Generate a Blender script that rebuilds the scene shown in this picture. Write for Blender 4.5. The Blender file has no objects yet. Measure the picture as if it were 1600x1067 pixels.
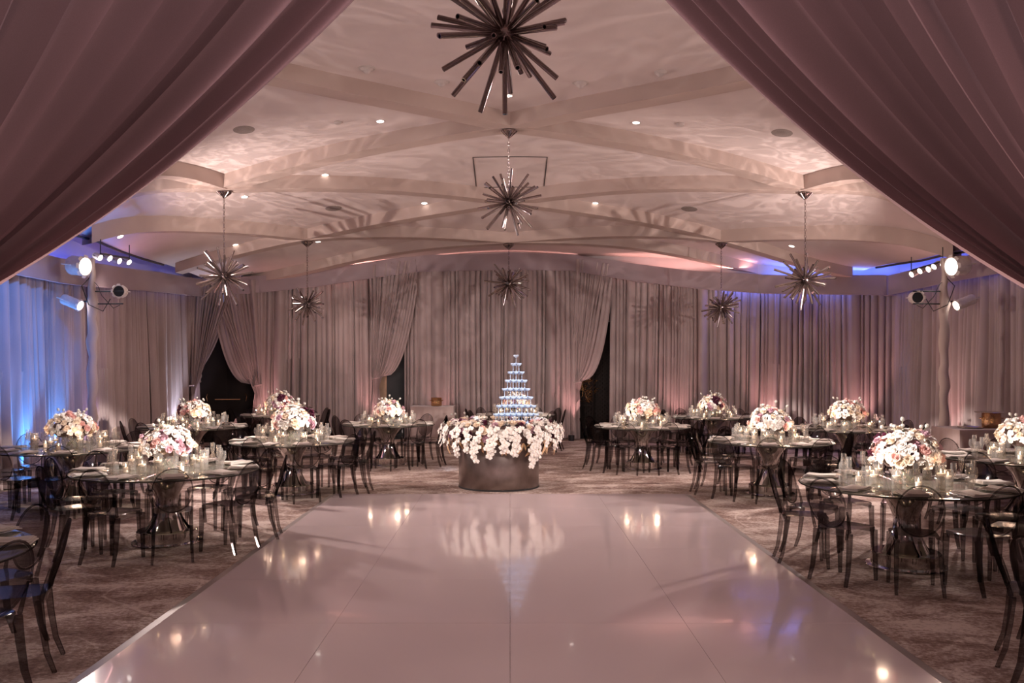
import bpy, math, random
from mathutils import Vector, Matrix, noise
PI = math.pi
F, CX, CY, H = 1360.0, 797.0, 571.0, 1.83      # focal length in pixels, principal point, eye height
S = bpy.context.scene
COL = S.collection
rnd = random.Random(7)

# ------------------------------------------------------------------ camera, world, exposure, main lights
cam_d = bpy.data.cameras.new('camera'); cam = bpy.data.objects.new('camera', cam_d); COL.objects.link(cam)
cam.location = (0, 0, H); cam.rotation_euler = (PI / 2, 0, 0)
cam_d.sensor_fit = 'HORIZONTAL'; cam_d.sensor_width = 36; cam_d.lens = F / 1600 * 36
cam_d.shift_x = (800 - CX) / 1600; cam_d.shift_y = (CY - 533.5) / 1600
cam_d.clip_start = 0.05; cam_d.clip_end = 200
S.camera = cam
W = bpy.data.worlds.new('world'); S.world = W; W.use_nodes = True
bg = W.node_tree.nodes['Background']; bg.inputs[0].default_value = (0.75, 0.58, 0.56, 1); bg.inputs[1].default_value = 0.16
S.view_settings.view_transform = 'Standard'; S.view_settings.look = 'None'
S.view_settings.gamma = 1; S.view_settings.use_curve_mapping = False
S.view_settings.exposure = 0.18
try:
    S.cycles.transparent_max_bounces = 40; S.cycles.max_bounces = 8
    S.cycles.diffuse_bounces = 4; S.cycles.glossy_bounces = 4; S.cycles.transmission_bounces = 6
    S.cycles.caustics_reflective = False; S.cycles.caustics_refractive = False
    S.cycles.sample_clamp_indirect = 3.0
except Exception:
    pass

def aim(o, loc, target):
    o.location = loc
    o.rotation_euler = (Vector(target) - Vector(loc)).to_track_quat('-Z', 'Y').to_euler()

def spot(name, loc, target, power, col, deg, blend=0.6, rad=0.06):
    d = bpy.data.lights.new(name, 'SPOT'); d.energy = power; d.color = col
    d.spot_size = math.radians(deg); d.spot_blend = blend; d.shadow_soft_size = rad
    o = bpy.data.objects.new(name, d); COL.objects.link(o); aim(o, loc, target)
    return o

def area(name, loc, target, power, col, sx, sy):
    d = bpy.data.lights.new(name, 'AREA'); d.energy = power; d.color = col; d.shape = 'RECTANGLE'; d.size = sx; d.size_y = sy
    o = bpy.data.objects.new(name, d); COL.objects.link(o); aim(o, loc, target)
    return o

def point(name, loc, power, col, rad=0.1):
    d = bpy.data.lights.new(name, 'POINT'); d.energy = power; d.color = col; d.shadow_soft_size = rad
    o = bpy.data.objects.new(name, d); COL.objects.link(o); o.location = loc
    return o

def gobo(o, scale):
    """breakup gobo: the projector's beam is broken into veins"""
    d = o.data; d.use_nodes = True; nt = d.node_tree
    em = [n for n in nt.nodes if n.type == 'EMISSION'][0]
    tc = nt.nodes.new('ShaderNodeTexCoord'); mp = nt.nodes.new('ShaderNodeMapping')
    nz = nt.nodes.new('ShaderNodeTexNoise'); nz.inputs['Scale'].default_value = scale; nz.inputs['Detail'].default_value = 1
    nz.inputs['Distortion'].default_value = 1.6
    a = nt.nodes.new('ShaderNodeMath'); a.operation = 'SUBTRACT'; a.inputs[1].default_value = 0.5
    b = nt.nodes.new('ShaderNodeMath'); b.operation = 'ABSOLUTE'
    r = nt.nodes.new('ShaderNodeMapRange'); r.inputs[1].default_value = 0.0; r.inputs[2].default_value = 0.06
    r.inputs[3].default_value = 1.0; r.inputs[4].default_value = 0.55
    L = nt.links.new
    L(tc.outputs['Normal'], mp.inputs[0]); L(mp.outputs[0], nz.inputs['Vector']); L(nz.outputs[0], a.inputs[0]); L(a.outputs[0], b.inputs[0])
    L(b.outputs[0], r.inputs[0]); L(r.outputs[0], em.inputs['Strength'])

WARM = (1.0, 0.80, 0.73); PINK = (1.0, 0.50, 0.48); BLUE = (0.12, 0.30, 1.0); PALE = (0.72, 0.78, 1.0)
LT, RT = (-6.72, 14.0), (6.98, 14.0)            # the two lighting trees
TREE_SPOTS = []
# broad soft house light from the two trees' wash heads, and the gobo projectors turned to the ceiling
for sx, (tx, ty) in ((-1, LT), (1, RT)):
    spot('house_wash', (tx * .99, ty - .7, 3.1), (tx * 0.05, 11.0, 0.2), 1400, WARM, 105, 1.0, 0.13)
    g = spot('gobo_beam', (tx * .88, ty - 1.0, 2.9), (tx * .25, 17.0, 4.9), 800, (1, .84, .78), 110, 0.8, 0.02); gobo(g, 9.0)
    g = spot('gobo_beam', (tx * .93, 6.5, 2.9), (tx * -.05, 13.5, 5.0), 700, (1, .86, .82), 110, 0.8, 0.02); gobo(g, 8.0)
    g = spot('gobo_beam', (tx * .6, 9.5, 2.9), (tx * .25, 21.5, 1.9), 160, (.9, .95, 1), 40, 0.8, 0.02); gobo(g, 7.5)
spot('house_wash', (2.1, 3.9, 2.85), (-0.1, 14.0, 1.4), 800, (1, .85, .78), 38, 0.9, 0.03)
area('drape_fill', (0, .2, 4.3), (0, 3.0, 2.2), 50, (1, .72, .73), 1.6, .6)  # unseen fill light added to brighten the entrance drapes
for sg in (-1, 1): spot('drape_backlight', (sg * 3.2, 4.3, .6), (sg * 1.6, 3.0, 2.3), 520, (1, .58, .52), 50, 1.0, .05)  # added backlights without fixtures, for pink glow through the drapes

# ------------------------------------------------------------------ pixel helpers
def P(px, py, D):
    return Vector(((px - CX) / F * D, D, H + (CY - py) / F * D))

# ------------------------------------------------------------------ materials
def newmat(name):
    m = bpy.data.materials.new(name); m.use_nodes = True
    nt = m.node_tree; b = nt.nodes.get('Principled BSDF')
    return m, nt, b

def mat(name, col, rough=0.5, metal=0.0, spec=0.5, emis=None, es=0, sss=0, noise_=None, bump=None, coat=0, sheen=0):
    m, nt, b = newmat(name)
    b.inputs['Base Color'].default_value = (*col, 1); b.inputs['Roughness'].default_value = rough
    b.inputs['Metallic'].default_value = metal; b.inputs['Specular IOR Level'].default_value = spec
    if coat: b.inputs['Coat Weight'].default_value = coat
    if sheen: b.inputs['Sheen Weight'].default_value = sheen
    if emis: b.inputs['Emission Color'].default_value = (*emis, 1); b.inputs['Emission Strength'].default_value = es
    tc = nt.nodes.new('ShaderNodeTexCoord')
    if noise_:
        sc, amt = noise_
        n = nt.nodes.new('ShaderNodeTexNoise'); n.inputs['Scale'].default_value = sc; n.inputs['Detail'].default_value = 4
        mr = nt.nodes.new('ShaderNodeMapRange'); mr.inputs[3].default_value = 1 - amt; mr.inputs[4].default_value = 1 + amt
        mr.inputs[1].default_value = .25; mr.inputs[2].default_value = .75
        mx = nt.nodes.new('ShaderNodeVectorMath'); mx.operation = 'SCALE'; mx.inputs[0].default_value = col
        nt.links.new(tc.outputs['Object'], n.inputs['Vector']); nt.links.new(n.outputs[0], mr.inputs[0])
        nt.links.new(mr.outputs[0], mx.inputs['Scale']); nt.links.new(mx.outputs[0], b.inputs['Base Color'])
    if bump:
        sc, amt = bump
        n = nt.nodes.new('ShaderNodeTexNoise'); n.inputs['Scale'].default_value = sc; n.inputs['Detail'].default_value = 3
        bp = nt.nodes.new('ShaderNodeBump'); bp.inputs['Strength'].default_value = amt; bp.inputs['Distance'].default_value = .01
        nt.links.new(tc.outputs['Object'], n.inputs['Vector']); nt.links.new(n.outputs[0], bp.inputs['Height']); nt.links.new(bp.outputs[0], b.inputs['Normal'])
    return m

def clear(name, tint, edge, gloss_rough=0.04, ior=1.45, gloss_col=(1, 1, 1), tint_rough=0.0, diffuse=None):
    """clear sheet: tinted see-through that deepens at grazing angles, with a fresnel gloss"""
    m = bpy.data.materials.new(name); m.use_nodes = True; nt = m.node_tree
    for n in list(nt.nodes):
        nt.nodes.remove(n)
    N = nt.nodes.new; L = nt.links.new
    out = N('ShaderNodeOutputMaterial'); mix = N('ShaderNodeMixShader'); tr = N('ShaderNodeBsdfTransparent'); gl = N('ShaderNodeBsdfGlossy')
    fr = N('ShaderNodeFresnel'); fr.inputs[0].default_value = ior
    lw = N('ShaderNodeLayerWeight'); lw.inputs[0].default_value = 0.5
    mc = N('ShaderNodeMix'); mc.data_type = 'RGBA'
    mc.inputs[6].default_value = (*tint, 1); mc.inputs[7].default_value = (*edge, 1)
    L(lw.outputs['Facing'], mc.inputs[0]); L(mc.outputs[2], tr.inputs[0])
    gl.inputs['Color'].default_value = (*gloss_col, 1); gl.inputs['Roughness'].default_value = gloss_rough
    src = tr
    if diffuse:
        df = N('ShaderNodeBsdfDiffuse'); df.inputs[0].default_value = (*diffuse[0], 1)
        m2 = N('ShaderNodeMixShader'); m2.inputs[0].default_value = diffuse[1]
        L(tr.outputs[0], m2.inputs[1]); L(df.outputs[0], m2.inputs[2]); src = m2
    ge = N('ShaderNodeNewGeometry'); mb = N('ShaderNodeMath'); mb.operation = 'SUBTRACT'; mb.inputs[0].default_value = 1.0; L(ge.outputs['Backfacing'], mb.inputs[1])
    mm = N('ShaderNodeMath'); mm.operation = 'MULTIPLY'; L(fr.outputs[0], mm.inputs[0]); L(mb.outputs[0], mm.inputs[1])
    L(mm.outputs[0], mix.inputs[0]); L(src.outputs[0], mix.inputs[1]); L(gl.outputs[0], mix.inputs[2]); L(mix.outputs[0], out.inputs[0])
    return m

def fabric(name, col, trans=0.0, weave=260):
    m, nt, b = newmat(name)
    b.inputs['Roughness'].default_value = .85; b.inputs['Sheen Weight'].default_value = .25; b.inputs['Specular IOR Level'].default_value = .15
    N = nt.nodes.new; L = nt.links.new
    tc = N('ShaderNodeTexCoord')
    n = N('ShaderNodeTexNoise'); n.inputs['Scale'].default_value = weave; n.inputs['Detail'].default_value = 2
    n2 = N('ShaderNodeTexNoise'); n2.inputs['Scale'].default_value = 1.3; n2.inputs['Detail'].default_value = 2
    ad = N('ShaderNodeMath'); ad.operation = 'ADD'
    mr = N('ShaderNodeMapRange'); mr.inputs[1].default_value = .6; mr.inputs[2].default_value = 1.4; mr.inputs[3].default_value = .85; mr.inputs[4].default_value = 1.15
    vm = N('ShaderNodeVectorMath'); vm.operation = 'SCALE'; vm.inputs[0].default_value = col
    L(tc.outputs['Object'], n.inputs['Vector']); L(tc.outputs['Object'], n2.inputs['Vector'])
    L(n.outputs[0], ad.inputs[0]); L(n2.outputs[0], ad.inputs[1]); L(ad.outputs[0], mr.inputs[0]); L(mr.outputs[0], vm.inputs['Scale'])
    L(vm.outputs[0], b.inputs['Base Color'])
    if trans:
        out = [x for x in nt.nodes if x.type == 'OUTPUT_MATERIAL'][0]
        t = N('ShaderNodeBsdfTranslucent'); mx = N('ShaderNodeMixShader'); mx.inputs[0].default_value = trans
        L(vm.outputs[0], t.inputs[0]); L(b.outputs[0], mx.inputs[1]); L(t.outputs[0], mx.inputs[2]); L(mx.outputs[0], out.inputs[0])
    return m

def carpet_mat():
    m, nt, b = newmat('carpet'); N = nt.nodes.new; L = nt.links.new
    b.inputs['Roughness'].default_value = .95; b.inputs['Specular IOR Level'].default_value = .1
    tc = N('ShaderNodeTexCoord')
    mp = N('ShaderNodeMapping'); mp.inputs['Scale'].default_value = (1.0, 1.5, 1); L(tc.outputs['Object'], mp.inputs[0])
    n1 = N('ShaderNodeTexNoise'); n1.inputs['Scale'].default_value = 1.6; n1.inputs['Detail'].default_value = 8; n1.inputs['Roughness'].default_value = .68; n1.inputs['Distortion'].default_value = .5
    L(mp.outputs[0], n1.inputs['Vector'])
    mp2 = N('ShaderNodeMapping'); mp2.inputs['Scale'].default_value = (24, 30, 1); L(tc.outputs['Object'], mp2.inputs[0])
    n2 = N('ShaderNodeTexNoise'); n2.inputs['Scale'].default_value = 1.0; n2.inputs['Detail'].default_value = 5; n2.inputs['Roughness'].default_value = .75
    L(mp2.outputs[0], n2.inputs['Vector'])
    n3 = N('ShaderNodeTexNoise'); n3.inputs['Scale'].default_value = .42; n3.inputs['Distortion'].default_value = 1.2; L(tc.outputs['Object'], n3.inputs['Vector'])
    s3 = N('ShaderNodeMath'); s3.operation = 'SUBTRACT'; s3.inputs[1].default_value = .5; L(n3.outputs[0], s3.inputs[0])
    a3 = N('ShaderNodeMath'); a3.operation = 'ABSOLUTE'; L(s3.outputs[0], a3.inputs[0])
    r3 = N('ShaderNodeMapRange'); r3.inputs[1].default_value = 0; r3.inputs[2].default_value = .012; r3.inputs[3].default_value = .10; r3.inputs[4].default_value = 0; L(a3.outputs[0], r3.inputs[0])
    ad = N('ShaderNodeMath'); ad.operation = 'MULTIPLY_ADD'; ad.inputs[1].default_value = .75
    L(n2.outputs[0], ad.inputs[0]); L(n1.outputs[0], ad.inputs[2])
    ad2 = N('ShaderNodeMath'); ad2.operation = 'ADD'; L(ad.outputs[0], ad2.inputs[0]); L(r3.outputs[0], ad2.inputs[1])
    cr = N('ShaderNodeValToRGB'); L(ad2.outputs[0], cr.inputs[0])
    e = cr.color_ramp.elements; e[0].position = .65; e[0].color = (.13, .076, .064, 1); e[1].position = 1.0; e[1].color = (.62, .52, .47, 1)
    k = e.new(.84); k.color = (.31, .222, .192, 1)
    L(cr.outputs[0], b.inputs['Base Color'])
    bp = N('ShaderNodeBump'); bp.inputs['Strength'].default_value = .5; bp.inputs['Distance'].default_value = .01
    L(n2.outputs[0], bp.inputs['Height']); L(bp.outputs[0], b.inputs['Normal'])
    return m

M = {}
M['carpet'] = carpet_mat()
M['drape'] = fabric('drape_mauve_taupe', (.385, .300, .290))
M['fore'] = fabric('drape_foreground', (.36, .255, .27), .26, 420)
M['valance'] = fabric('valance_mauve', (.36, .275, .29))
M['plaster'] = mat('ceiling_plaster', (.60, .49, .46), .75, noise_=(2.2, .05), bump=(30, .08))
M['rib'] = mat('rib_plaster', (.47, .355, .31), .7, noise_=(1.6, .06), bump=(20, .06))
M['wall'] = mat('wall_paint', (.50, .44, .44), .8, noise_=(1, .05))
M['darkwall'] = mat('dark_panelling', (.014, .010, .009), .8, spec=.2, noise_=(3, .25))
M['wood'] = mat('wood_jamb', (.36, .22, .13), .45, noise_=(6, .25))
M['floor'] = mat('dance_vinyl', (.74, .62, .63), .11, spec=.45, noise_=(.7, .02), coat=.3)
M['trimmetal'] = mat('ramp_trim', (.42, .37, .36), .3, .2, noise_=(5, .1))
M['chrome'] = mat('polished_chrome', (.66, .62, .60), .08, 1.0, noise_=(4, .05))
M['nickel'] = mat('smoked_nickel', (.40, .345, .335), .15, 1.0, noise_=(9, .12))
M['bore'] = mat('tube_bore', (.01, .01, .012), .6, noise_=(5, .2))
M['drum'] = mat('brushed_bronze', (.30, .25, .235), .30, 1.0, noise_=(7, .18), bump=(60, .05))
M['smoke'] = clear('smoked_acrylic', (.83, .81, .81), (.30, .28, .28), .05, 1.5)
M['smokesolid'] = clear('smoked_acrylic_edge', (.62, .60, .60), (.20, .18, .18), .09, 1.5)
M['tableglass'] = clear('table_glass', (.74, .76, .71), (.50, .54, .48), .03, 1.5, diffuse=((.50, .49, .43), .38))
M['glass'] = clear('clear_glass', (.975, .965, .955), (.82, .79, .77), .03, 1.5, diffuse=((.9, .88, .86), .045))  # faint white diffuse stands in for glints on the glass
M['water'] = clear('water', (.95, .93, .90), (.76, .73, .67), .03, 1.33, diffuse=((.80, .80, .76), .04))
M['tower'] = clear('coupe_glass', (.93, .95, .98), (.55, .6, .68), .04, 1.5, diffuse=((.80, .88, 1.0), .40))  # blue light on the tower put into the glass's diffuse colour
M['drink'] = mat('sparkling_drink', (.80, .88, 1.0), .25, noise_=(20, .05))  # drink tinted with the blue light that falls on the tower
M['wax'] = mat('candle_wax', (.88, .80, .70), .5, noise_=(12, .04), emis=(1, .62, .38), es=.25)
M['flame'] = mat('flame', (1, .8, .5), .5, emis=(1, .66, .33), es=22)
M['white'] = mat('white_petal', (.86, .80, .75), .55, noise_=(60, .05))
M['cream'] = mat('cream_petal', (.80, .66, .52), .55, noise_=(60, .08))
M['blush'] = mat('blush_petal', (.66, .38, .34), .55, noise_=(60, .1))
M['mauve'] = mat('mauve_petal', (.46, .27, .32), .55, noise_=(60, .1))
M['burgundy'] = mat('burgundy_petal', (.085, .012, .035), .5, noise_=(60, .25))
M['gold_leaf'] = mat('dried_gold_leaf', (.60, .38, .21), .5, noise_=(40, .2))
M['brown_leaf'] = mat('brown_foliage', (.12, .075, .065), .6, noise_=(40, .2))
M['green'] = mat('stem_green', (.16, .18, .10), .6, noise_=(40, .2))
M['pod'] = mat('scabiosa_pod', (.42, .38, .34), .7, noise_=(90, .3))
M['linen'] = mat('linen_napkin', (.60, .54, .49), .85, noise_=(60, .08), bump=(300, .2))
M['plate'] = mat('charger_plate', (.42, .38, .34), .25, .1, noise_=(15, .05))
M['silver'] = mat('cutlery', (.72, .68, .64), .15, 1.0, noise_=(20, .05))
M['cloth'] = fabric('buffet_cloth', (.36, .26, .24))
M['sleeve'] = fabric('pole_sleeve', (.52, .42, .38))
M['copper'] = mat('hammered_gold', (.70, .42, .22), .18, 1.0, noise_=(20, .1), bump=(35, .6))
M['black'] = mat('black_metal', (.015, .015, .017), .4, noise_=(10, .2))
M['fixture'] = mat('putty_fixture', (.66, .58, .54), .5, noise_=(20, .08))
M['lens'] = mat('lit_lens', (1, 1, 1), .3, emis=(1, .93, .86), es=7)
M['lenssoft'] = mat('lit_downlight', (1, 1, 1), .3, emis=(1, .90, .80), es=7)
M['pinklens'] = mat('pink_lens', (1, 1, 1), .3, emis=(1, .4, .4), es=5)
M['bluelens'] = mat('blue_lens', (1, 1, 1), .3, emis=(.2, .4, 1), es=5)
M['vent'] = mat('speaker_grille', (.25, .20, .18), .7, noise_=(60, .2))
M['detector'] = mat('detector_plastic', (.52, .44, .41), .5, noise_=(20, .05))
M['line'] = mat('slot_dark', (.06, .045, .04), .8, noise_=(5, .2))  # dark line colour for the cove slot and hatch seam
M['brass'] = mat('brass', (.75, .50, .25), .25, 1.0, noise_=(20, .1))

# ------------------------------------------------------------------ mesh building
class MB:
    def __init__(s):
        s.v = []; s.f = []; s.m = []
    def add(s, v, f, mi=0):
        o = len(s.v); s.v += [tuple(p) for p in v]; s.f += [tuple(i + o for i in q) for q in f]; s.m += [mi] * len(f); return s
    def box(s, a, b, mi=0):
        x0, y0, z0 = a; x1, y1, z1 = b
        v = [(x0, y0, z0), (x1, y0, z0), (x1, y1, z0), (x0, y1, z0), (x0, y0, z1), (x1, y0, z1), (x1, y1, z1), (x0, y1, z1)]
        return s.add(v, [(3, 2, 1, 0), (4, 5, 6, 7), (0, 1, 5, 4), (1, 2, 6, 5), (2, 3, 7, 6), (3, 0, 4, 7)], mi)
    def lathe(s, prof, n=16, mi=0, c=(0, 0, 0), close=False):
        v = []; f = []
        for r, z in prof:
            for k in range(n):
                a = 2 * PI * k / n; v.append((c[0] + r * math.cos(a), c[1] + r * math.sin(a), c[2] + z))
        for i in range(len(prof) - 1):
            for k in range(n):
                k2 = (k + 1) % n; f.append((i * n + k, i * n + k2, (i + 1) * n + k2, (i + 1) * n + k))
        return s.add(v, f, mi)
    def tube(s, pts, rad, n=8, mi=0, closed=False, caps=True, square=False):
        pts = [Vector(p) for p in pts]; m = len(pts)
        rs = rad if isinstance(rad, (list, tuple)) else [rad] * m
        v = []; f = []; up = None
        for i, p in enumerate(pts):
            a = pts[(i - 1) % m] if (closed or i > 0) else p; b = pts[(i + 1) % m] if (closed or i < m - 1) else p
            t = (b - a).normalized()
            if up is None:
                up = Vector((0, 0, 1)) if abs(t.z) < .9 else Vector((1, 0, 0))
            sd = t.cross(up).normalized(); up = sd.cross(t).normalized()
            for k in range(n):
                ang = 2 * PI * (k + (.5 if square else 0)) / n
                v.append(p + (sd * math.cos(ang) + up * math.sin(ang)) * rs[i])
        for i in range(m if closed else m - 1):
            j = (i + 1) % m
            for k in range(n):
                k2 = (k + 1) % n; f.append((i * n + k, i * n + k2, j * n + k2, j * n + k))
        if caps and not closed:
            f.append(tuple(range(n))[::-1]); f.append(tuple((m - 1) * n + k for k in range(n)))
        return s.add(v, f, mi)
    def disc(s, r, z, n=16, mi=0, c=(0, 0), up=True):
        v = [(c[0] + r * math.cos(2 * PI * k / n), c[1] + r * math.sin(2 * PI * k / n), z) for k in range(n)]
        return s.add(v, [tuple(range(n)) if up else tuple(range(n))[::-1]], mi)
    def mesh(s, name, mats, smooth=True):
        me = bpy.data.meshes.new(name); me.from_pydata(s.v, [], s.f)
        for x in (mats if isinstance(mats, (list, tuple)) else [mats]):
            me.materials.append(M[x] if isinstance(x, str) else x)
        me.polygons.foreach_set('material_index', s.m)
        me.polygons.foreach_set('use_smooth', [smooth] * len(s.f))
        me.update()
        if smooth:
            try: me.set_sharp_from_angle(angle=math.radians(40))
            except Exception: pass
        return me

def ob(name, me, parent=None, loc=(0, 0, 0), rot=(0, 0, 0), scale=None):
    o = bpy.data.objects.new(name, me); COL.objects.link(o)
    o.parent = parent; o.location = loc; o.rotation_euler = rot
    if scale: o.scale = scale if isinstance(scale, (tuple, list)) else (scale,) * 3
    return o
def tag(o, label, cat, group=None):
    o['label'] = label; o['category'] = cat
    if group: o['group'] = group
    return o
def thing(name, label, cat, loc=(0, 0, 0), rz=0, group=None):
    return tag(ob(name, None, None, loc, (0, 0, rz)), label, cat, group)
def struct(name, me, parent=None, loc=(0, 0, 0)):
    o = ob(name, me, parent, loc)
    if parent is None: o['kind'] = 'structure'
    return o
CH = {}
def dup(o, parent=None):
    c = o.copy(); COL.objects.link(c); c.parent = parent
    for ch in CH.get(o.name, ()): dup(ch, c)
    return c
def reg(root):
    """remember children of a prototype (they are fixed once built)"""
    allo = [root] + list(root.children_recursive)
    for o in allo: CH[o.name] = list(o.children)
    return root
USED = set()
def place(proto, label, loc, rz=0, group=None, scale=None, rot=None):
    if proto.name in USED: o = dup(proto)
    else: o = proto; USED.add(proto.name)
    o.location = loc; o.rotation_euler = rot or (0, 0, rz)
    if scale: o.scale = (scale,) * 3 if not isinstance(scale, tuple) else scale
    o['label'] = label
    if group: o['group'] = group
    return o

# ------------------------------------------------------------------ room plan: the draped wall line
WALL = [(-7.6, 1.0), (-7.6, 20.8), (-2.35, 21.8), (1.73, 21.8), (8.2, 18.3), (8.2, 1.0)]
def seglens():
    out = [0]
    for a, b in zip(WALL, WALL[1:]): out.append(out[-1] + math.dist(a, b))
    return out
SL = seglens()
def wall_pt(s, off=0.0):
    """point on the wall line at arc length s, moved off metres into the room"""
    s = max(0, min(SL[-1] - 1e-6, s))
    for i in range(len(WALL) - 1):
        if s <= SL[i + 1]:
            t = (s - SL[i]) / (SL[i + 1] - SL[i]); a, b = WALL[i], WALL[i + 1]
            dx, dy = (b[0] - a[0]) / (SL[i + 1] - SL[i]), (b[1] - a[1]) / (SL[i + 1] - SL[i])
            return a[0] + (b[0] - a[0]) * t + dy * off, a[1] + (b[1] - a[1]) * t - dx * off
def s_at(px):
    """arc length where the sight line through pixel column px meets the wall line"""
    k = (px - CX) / F
    for i in range(len(WALL) - 1):
        a, b = WALL[i], WALL[i + 1]
        fa, fb = a[0] - k * a[1], b[0] - k * b[1]
        if fa * fb <= 0 and fa != fb:
            t = fa / (fa - fb); y = a[1] + (b[1] - a[1]) * t
            if y > 1.5: return SL[i] + t * (SL[i + 1] - SL[i])
def z_at(px, py, off=0.1):
    x, y = wall_pt(s_at(px), off); return H + (CY - py) / F * y
# valance top and bottom along the wall (from the photograph's sight lines)
VT = [(0, 3.62)] + [(s_at(x), z_at(x, y)) for x, y in ((60, 402), (100, 409), (200, 422), (300, 437), (407, 432), (500, 422), (600, 407), (650, 400.5), (795, 397), (905, 399), (1000, 414), (1100, 425), (1200, 431), (1400, 432), (1500, 408))] + [(SL[-1], 3.68)]
def lerp_tab(tab, s):
    for (a, va), (b, vb) in zip(tab, tab[1:]):
        if s <= b: return va + (vb - va) * max(0, (s - a)) / max(1e-9, b - a)
    return tab[-1][1]
def vtop(s): return lerp_tab(VT, s)
VB = .41

# ------------------------------------------------------------------ ceiling height field (underside of the ribs), thin plate spline
import numpy as np
CP = [(0, 13.2, 5.40), (0, 16.8, 4.93), (0, 19.1, 4.50), (0, 21.9, 4.47), (0, 4, 5.45), (0, 9, 5.50)]
for sg in (-1, 1):
    CP += [(sg * 4.9, 14.7, 4.76), (sg * 4.3, 18.2, 4.42), (sg * 5, 10.4, 5.1), (sg * 5, 5, 5.05), (sg * 2.6, 11.8, 5.36), (sg * 2.4, 21.9, 4.3),
           (sg * 4.7, 21.2, 3.98), (sg * 6.2, 14.2, 4.55), (sg * 6.2, 9, 4.6)]
    for yy in (4, 8, 11.4, 13.9, 16, 18.2): CP.append((sg * 7.25, yy, 3.70))
CP += [(-7.0, 20.8, 3.68), (6.6, 19.6, 3.72), (8.2, 18.2, 3.6)]
def _U(r2): return np.where(r2 > 1e-12, r2 * np.log(np.maximum(r2, 1e-12)), 0)
_p = np.array(CP); _n = len(_p)
_K = _U(((_p[:, None, :2] - _p[None, :, :2]) ** 2).sum(-1)) + np.eye(_n) * .15
_Q = np.hstack([np.ones((_n, 1)), _p[:, :2]])
_A = np.block([[_K, _Q], [_Q.T, np.zeros((3, 3))]])
_w = np.linalg.solve(_A, np.concatenate([_p[:, 2], np.zeros(3)]))
def gz(x, y):
    d = (_p[:, 0] - x) ** 2 + (_p[:, 1] - y) ** 2
    return float((_w[:_n] * _U(d)).sum() + _w[_n] + _w[_n + 1] * x + _w[_n + 2] * y)
RIB = .20
def cz(x, y): return gz(x, y) + RIB
def ceil_hit(px, py, extra=0.0):
    d = 4.0
    while d < 23:
        p = P(px, py, d)
        if p.z >= cz(p.x, p.y) + extra: return p
        d += .02
    return p

# ------------------------------------------------------------------ shell
b = MB(); b.box((-9.5, -4, -.2), (9.5, 24, 0)); struct('floor', b.mesh('floor', 'carpet', False))
b = MB(); nx, ny = 60, 76; X0, X1, Y0, Y1 = -7.15, 7.55, 2.6, 22.3
def inroom(x, y):
    return not (x > 1.73 and y > 21.8 - (x - 1.73) * .541 + .35) and not (x < -2.35 and y > 21.8 + (x + 2.35) * .19 + .35)
vs = [(X0 + (X1 - X0) * i / nx, Y0 + (Y1 - Y0) * j / ny) for j in range(ny + 1) for i in range(nx + 1)]
v3 = [(x, y, cz(x, y)) for x, y in vs]; fs = []
for j in range(ny):
    for i in range(nx):
        k = j * (nx + 1) + i
        if inroom(*vs[k]): fs.append((k, k + nx + 1, k + nx + 2, k + 1))
b.add(v3, fs)
cl = struct('ceiling', b.mesh('ceiling', 'plaster'))
b = MB()
for j in range(len(WALL) - 1):
    if j not in (1, 2, 3): continue
    (x0, y0), (x1, y1) = WALL[j], WALL[j + 1]
    nxn, nyn = (y1 - y0), -(x1 - x0); l = math.hypot(nxn, nyn); nxn, nyn = -nxn / l * .15, -nyn / l * .15
    v = [(x0, y0, 0), (x1, y1, 0), (x1 + nxn, y1 + nyn, 0), (x0 + nxn, y0 + nyn, 0)]
    v += [(x, y, 5.6) for x, y, z in v]
    b.add(v, [(3, 2, 1, 0), (4, 5, 6, 7), (0, 1, 5, 4), (1, 2, 6, 5), (2, 3, 7, 6), (3, 0, 4, 7)])
struct('wall_back', b.mesh('wall_back', 'wall', False))
b = MB(); b.box((-7.75, 1, 0), (-7.6, 20.8, 4.6)); struct('wall_left', b.mesh('wall_left', 'wall', False))
b = MB(); b.box((8.2, 1, 0), (8.35, 18.3, 4.6)); struct('wall_right', b.mesh('wall_right', 'wall', False))
b = MB(); b.box((-7.75, 2.6, 4.45), (-6.75, 21, 4.5)); b.box((7.2, 2.6, 4.45), (8.35, 18.6, 4.5)); struct('cove_light_shield', b.mesh('light_shield', 'wall', False))  # unseen slabs added over the coves to keep world light out
b = MB(); b.box((-8, 2.5, 3.75), (8.4, 2.62, 6)); struct('wall_front', b.mesh('wall_front', 'wall', False))
# cove edge: the thin dark slot where the ceiling meets the blue cove
b = MB()
for X in (-7.17, 7.57):
    b.tube([(X, y, cz(X, y) - .015) for y in (13, 14, 15, 16, 17, 18)], .022, 6)
struct('trim_2', b.mesh('cove_slot', 'line'))

# ribs of the vault
A0 = (0, 13.2); A1 = (0, 16.8); A2 = (0, 19.1)
def rib(p, q):
    b = MB(); n = 22; w = .17; v = []; f = []
    dx, dy = q[0] - p[0], q[1] - p[1]; l = math.hypot(dx, dy); ux, uy = -dy / l * w, dx / l * w
    for i in range(n + 1):
        t = i / n; x = p[0] + dx * t; y = p[1] + dy * t; z = gz(x, y)
        for sx, dz in ((-1, RIB + .12), (-1, 0), (1, 0), (1, RIB + .12)): v.append((x + ux * sx, y + uy * sx, z + dz))
    for i in range(n):
        for k in range(3):
            f.append((i * 4 + k, i * 4 + k + 1, (i + 1) * 4 + k + 1, (i + 1) * 4 + k))
    b.add(v, f); me = b.mesh('rib', 'rib')
    o = ob('rib', me, cl); return o
BL1, BR1, BL2, BR2 = (-4.85, 14.7), (4.97, 14.7), (-4.25, 18.2), (4.42, 18.2)
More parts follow.
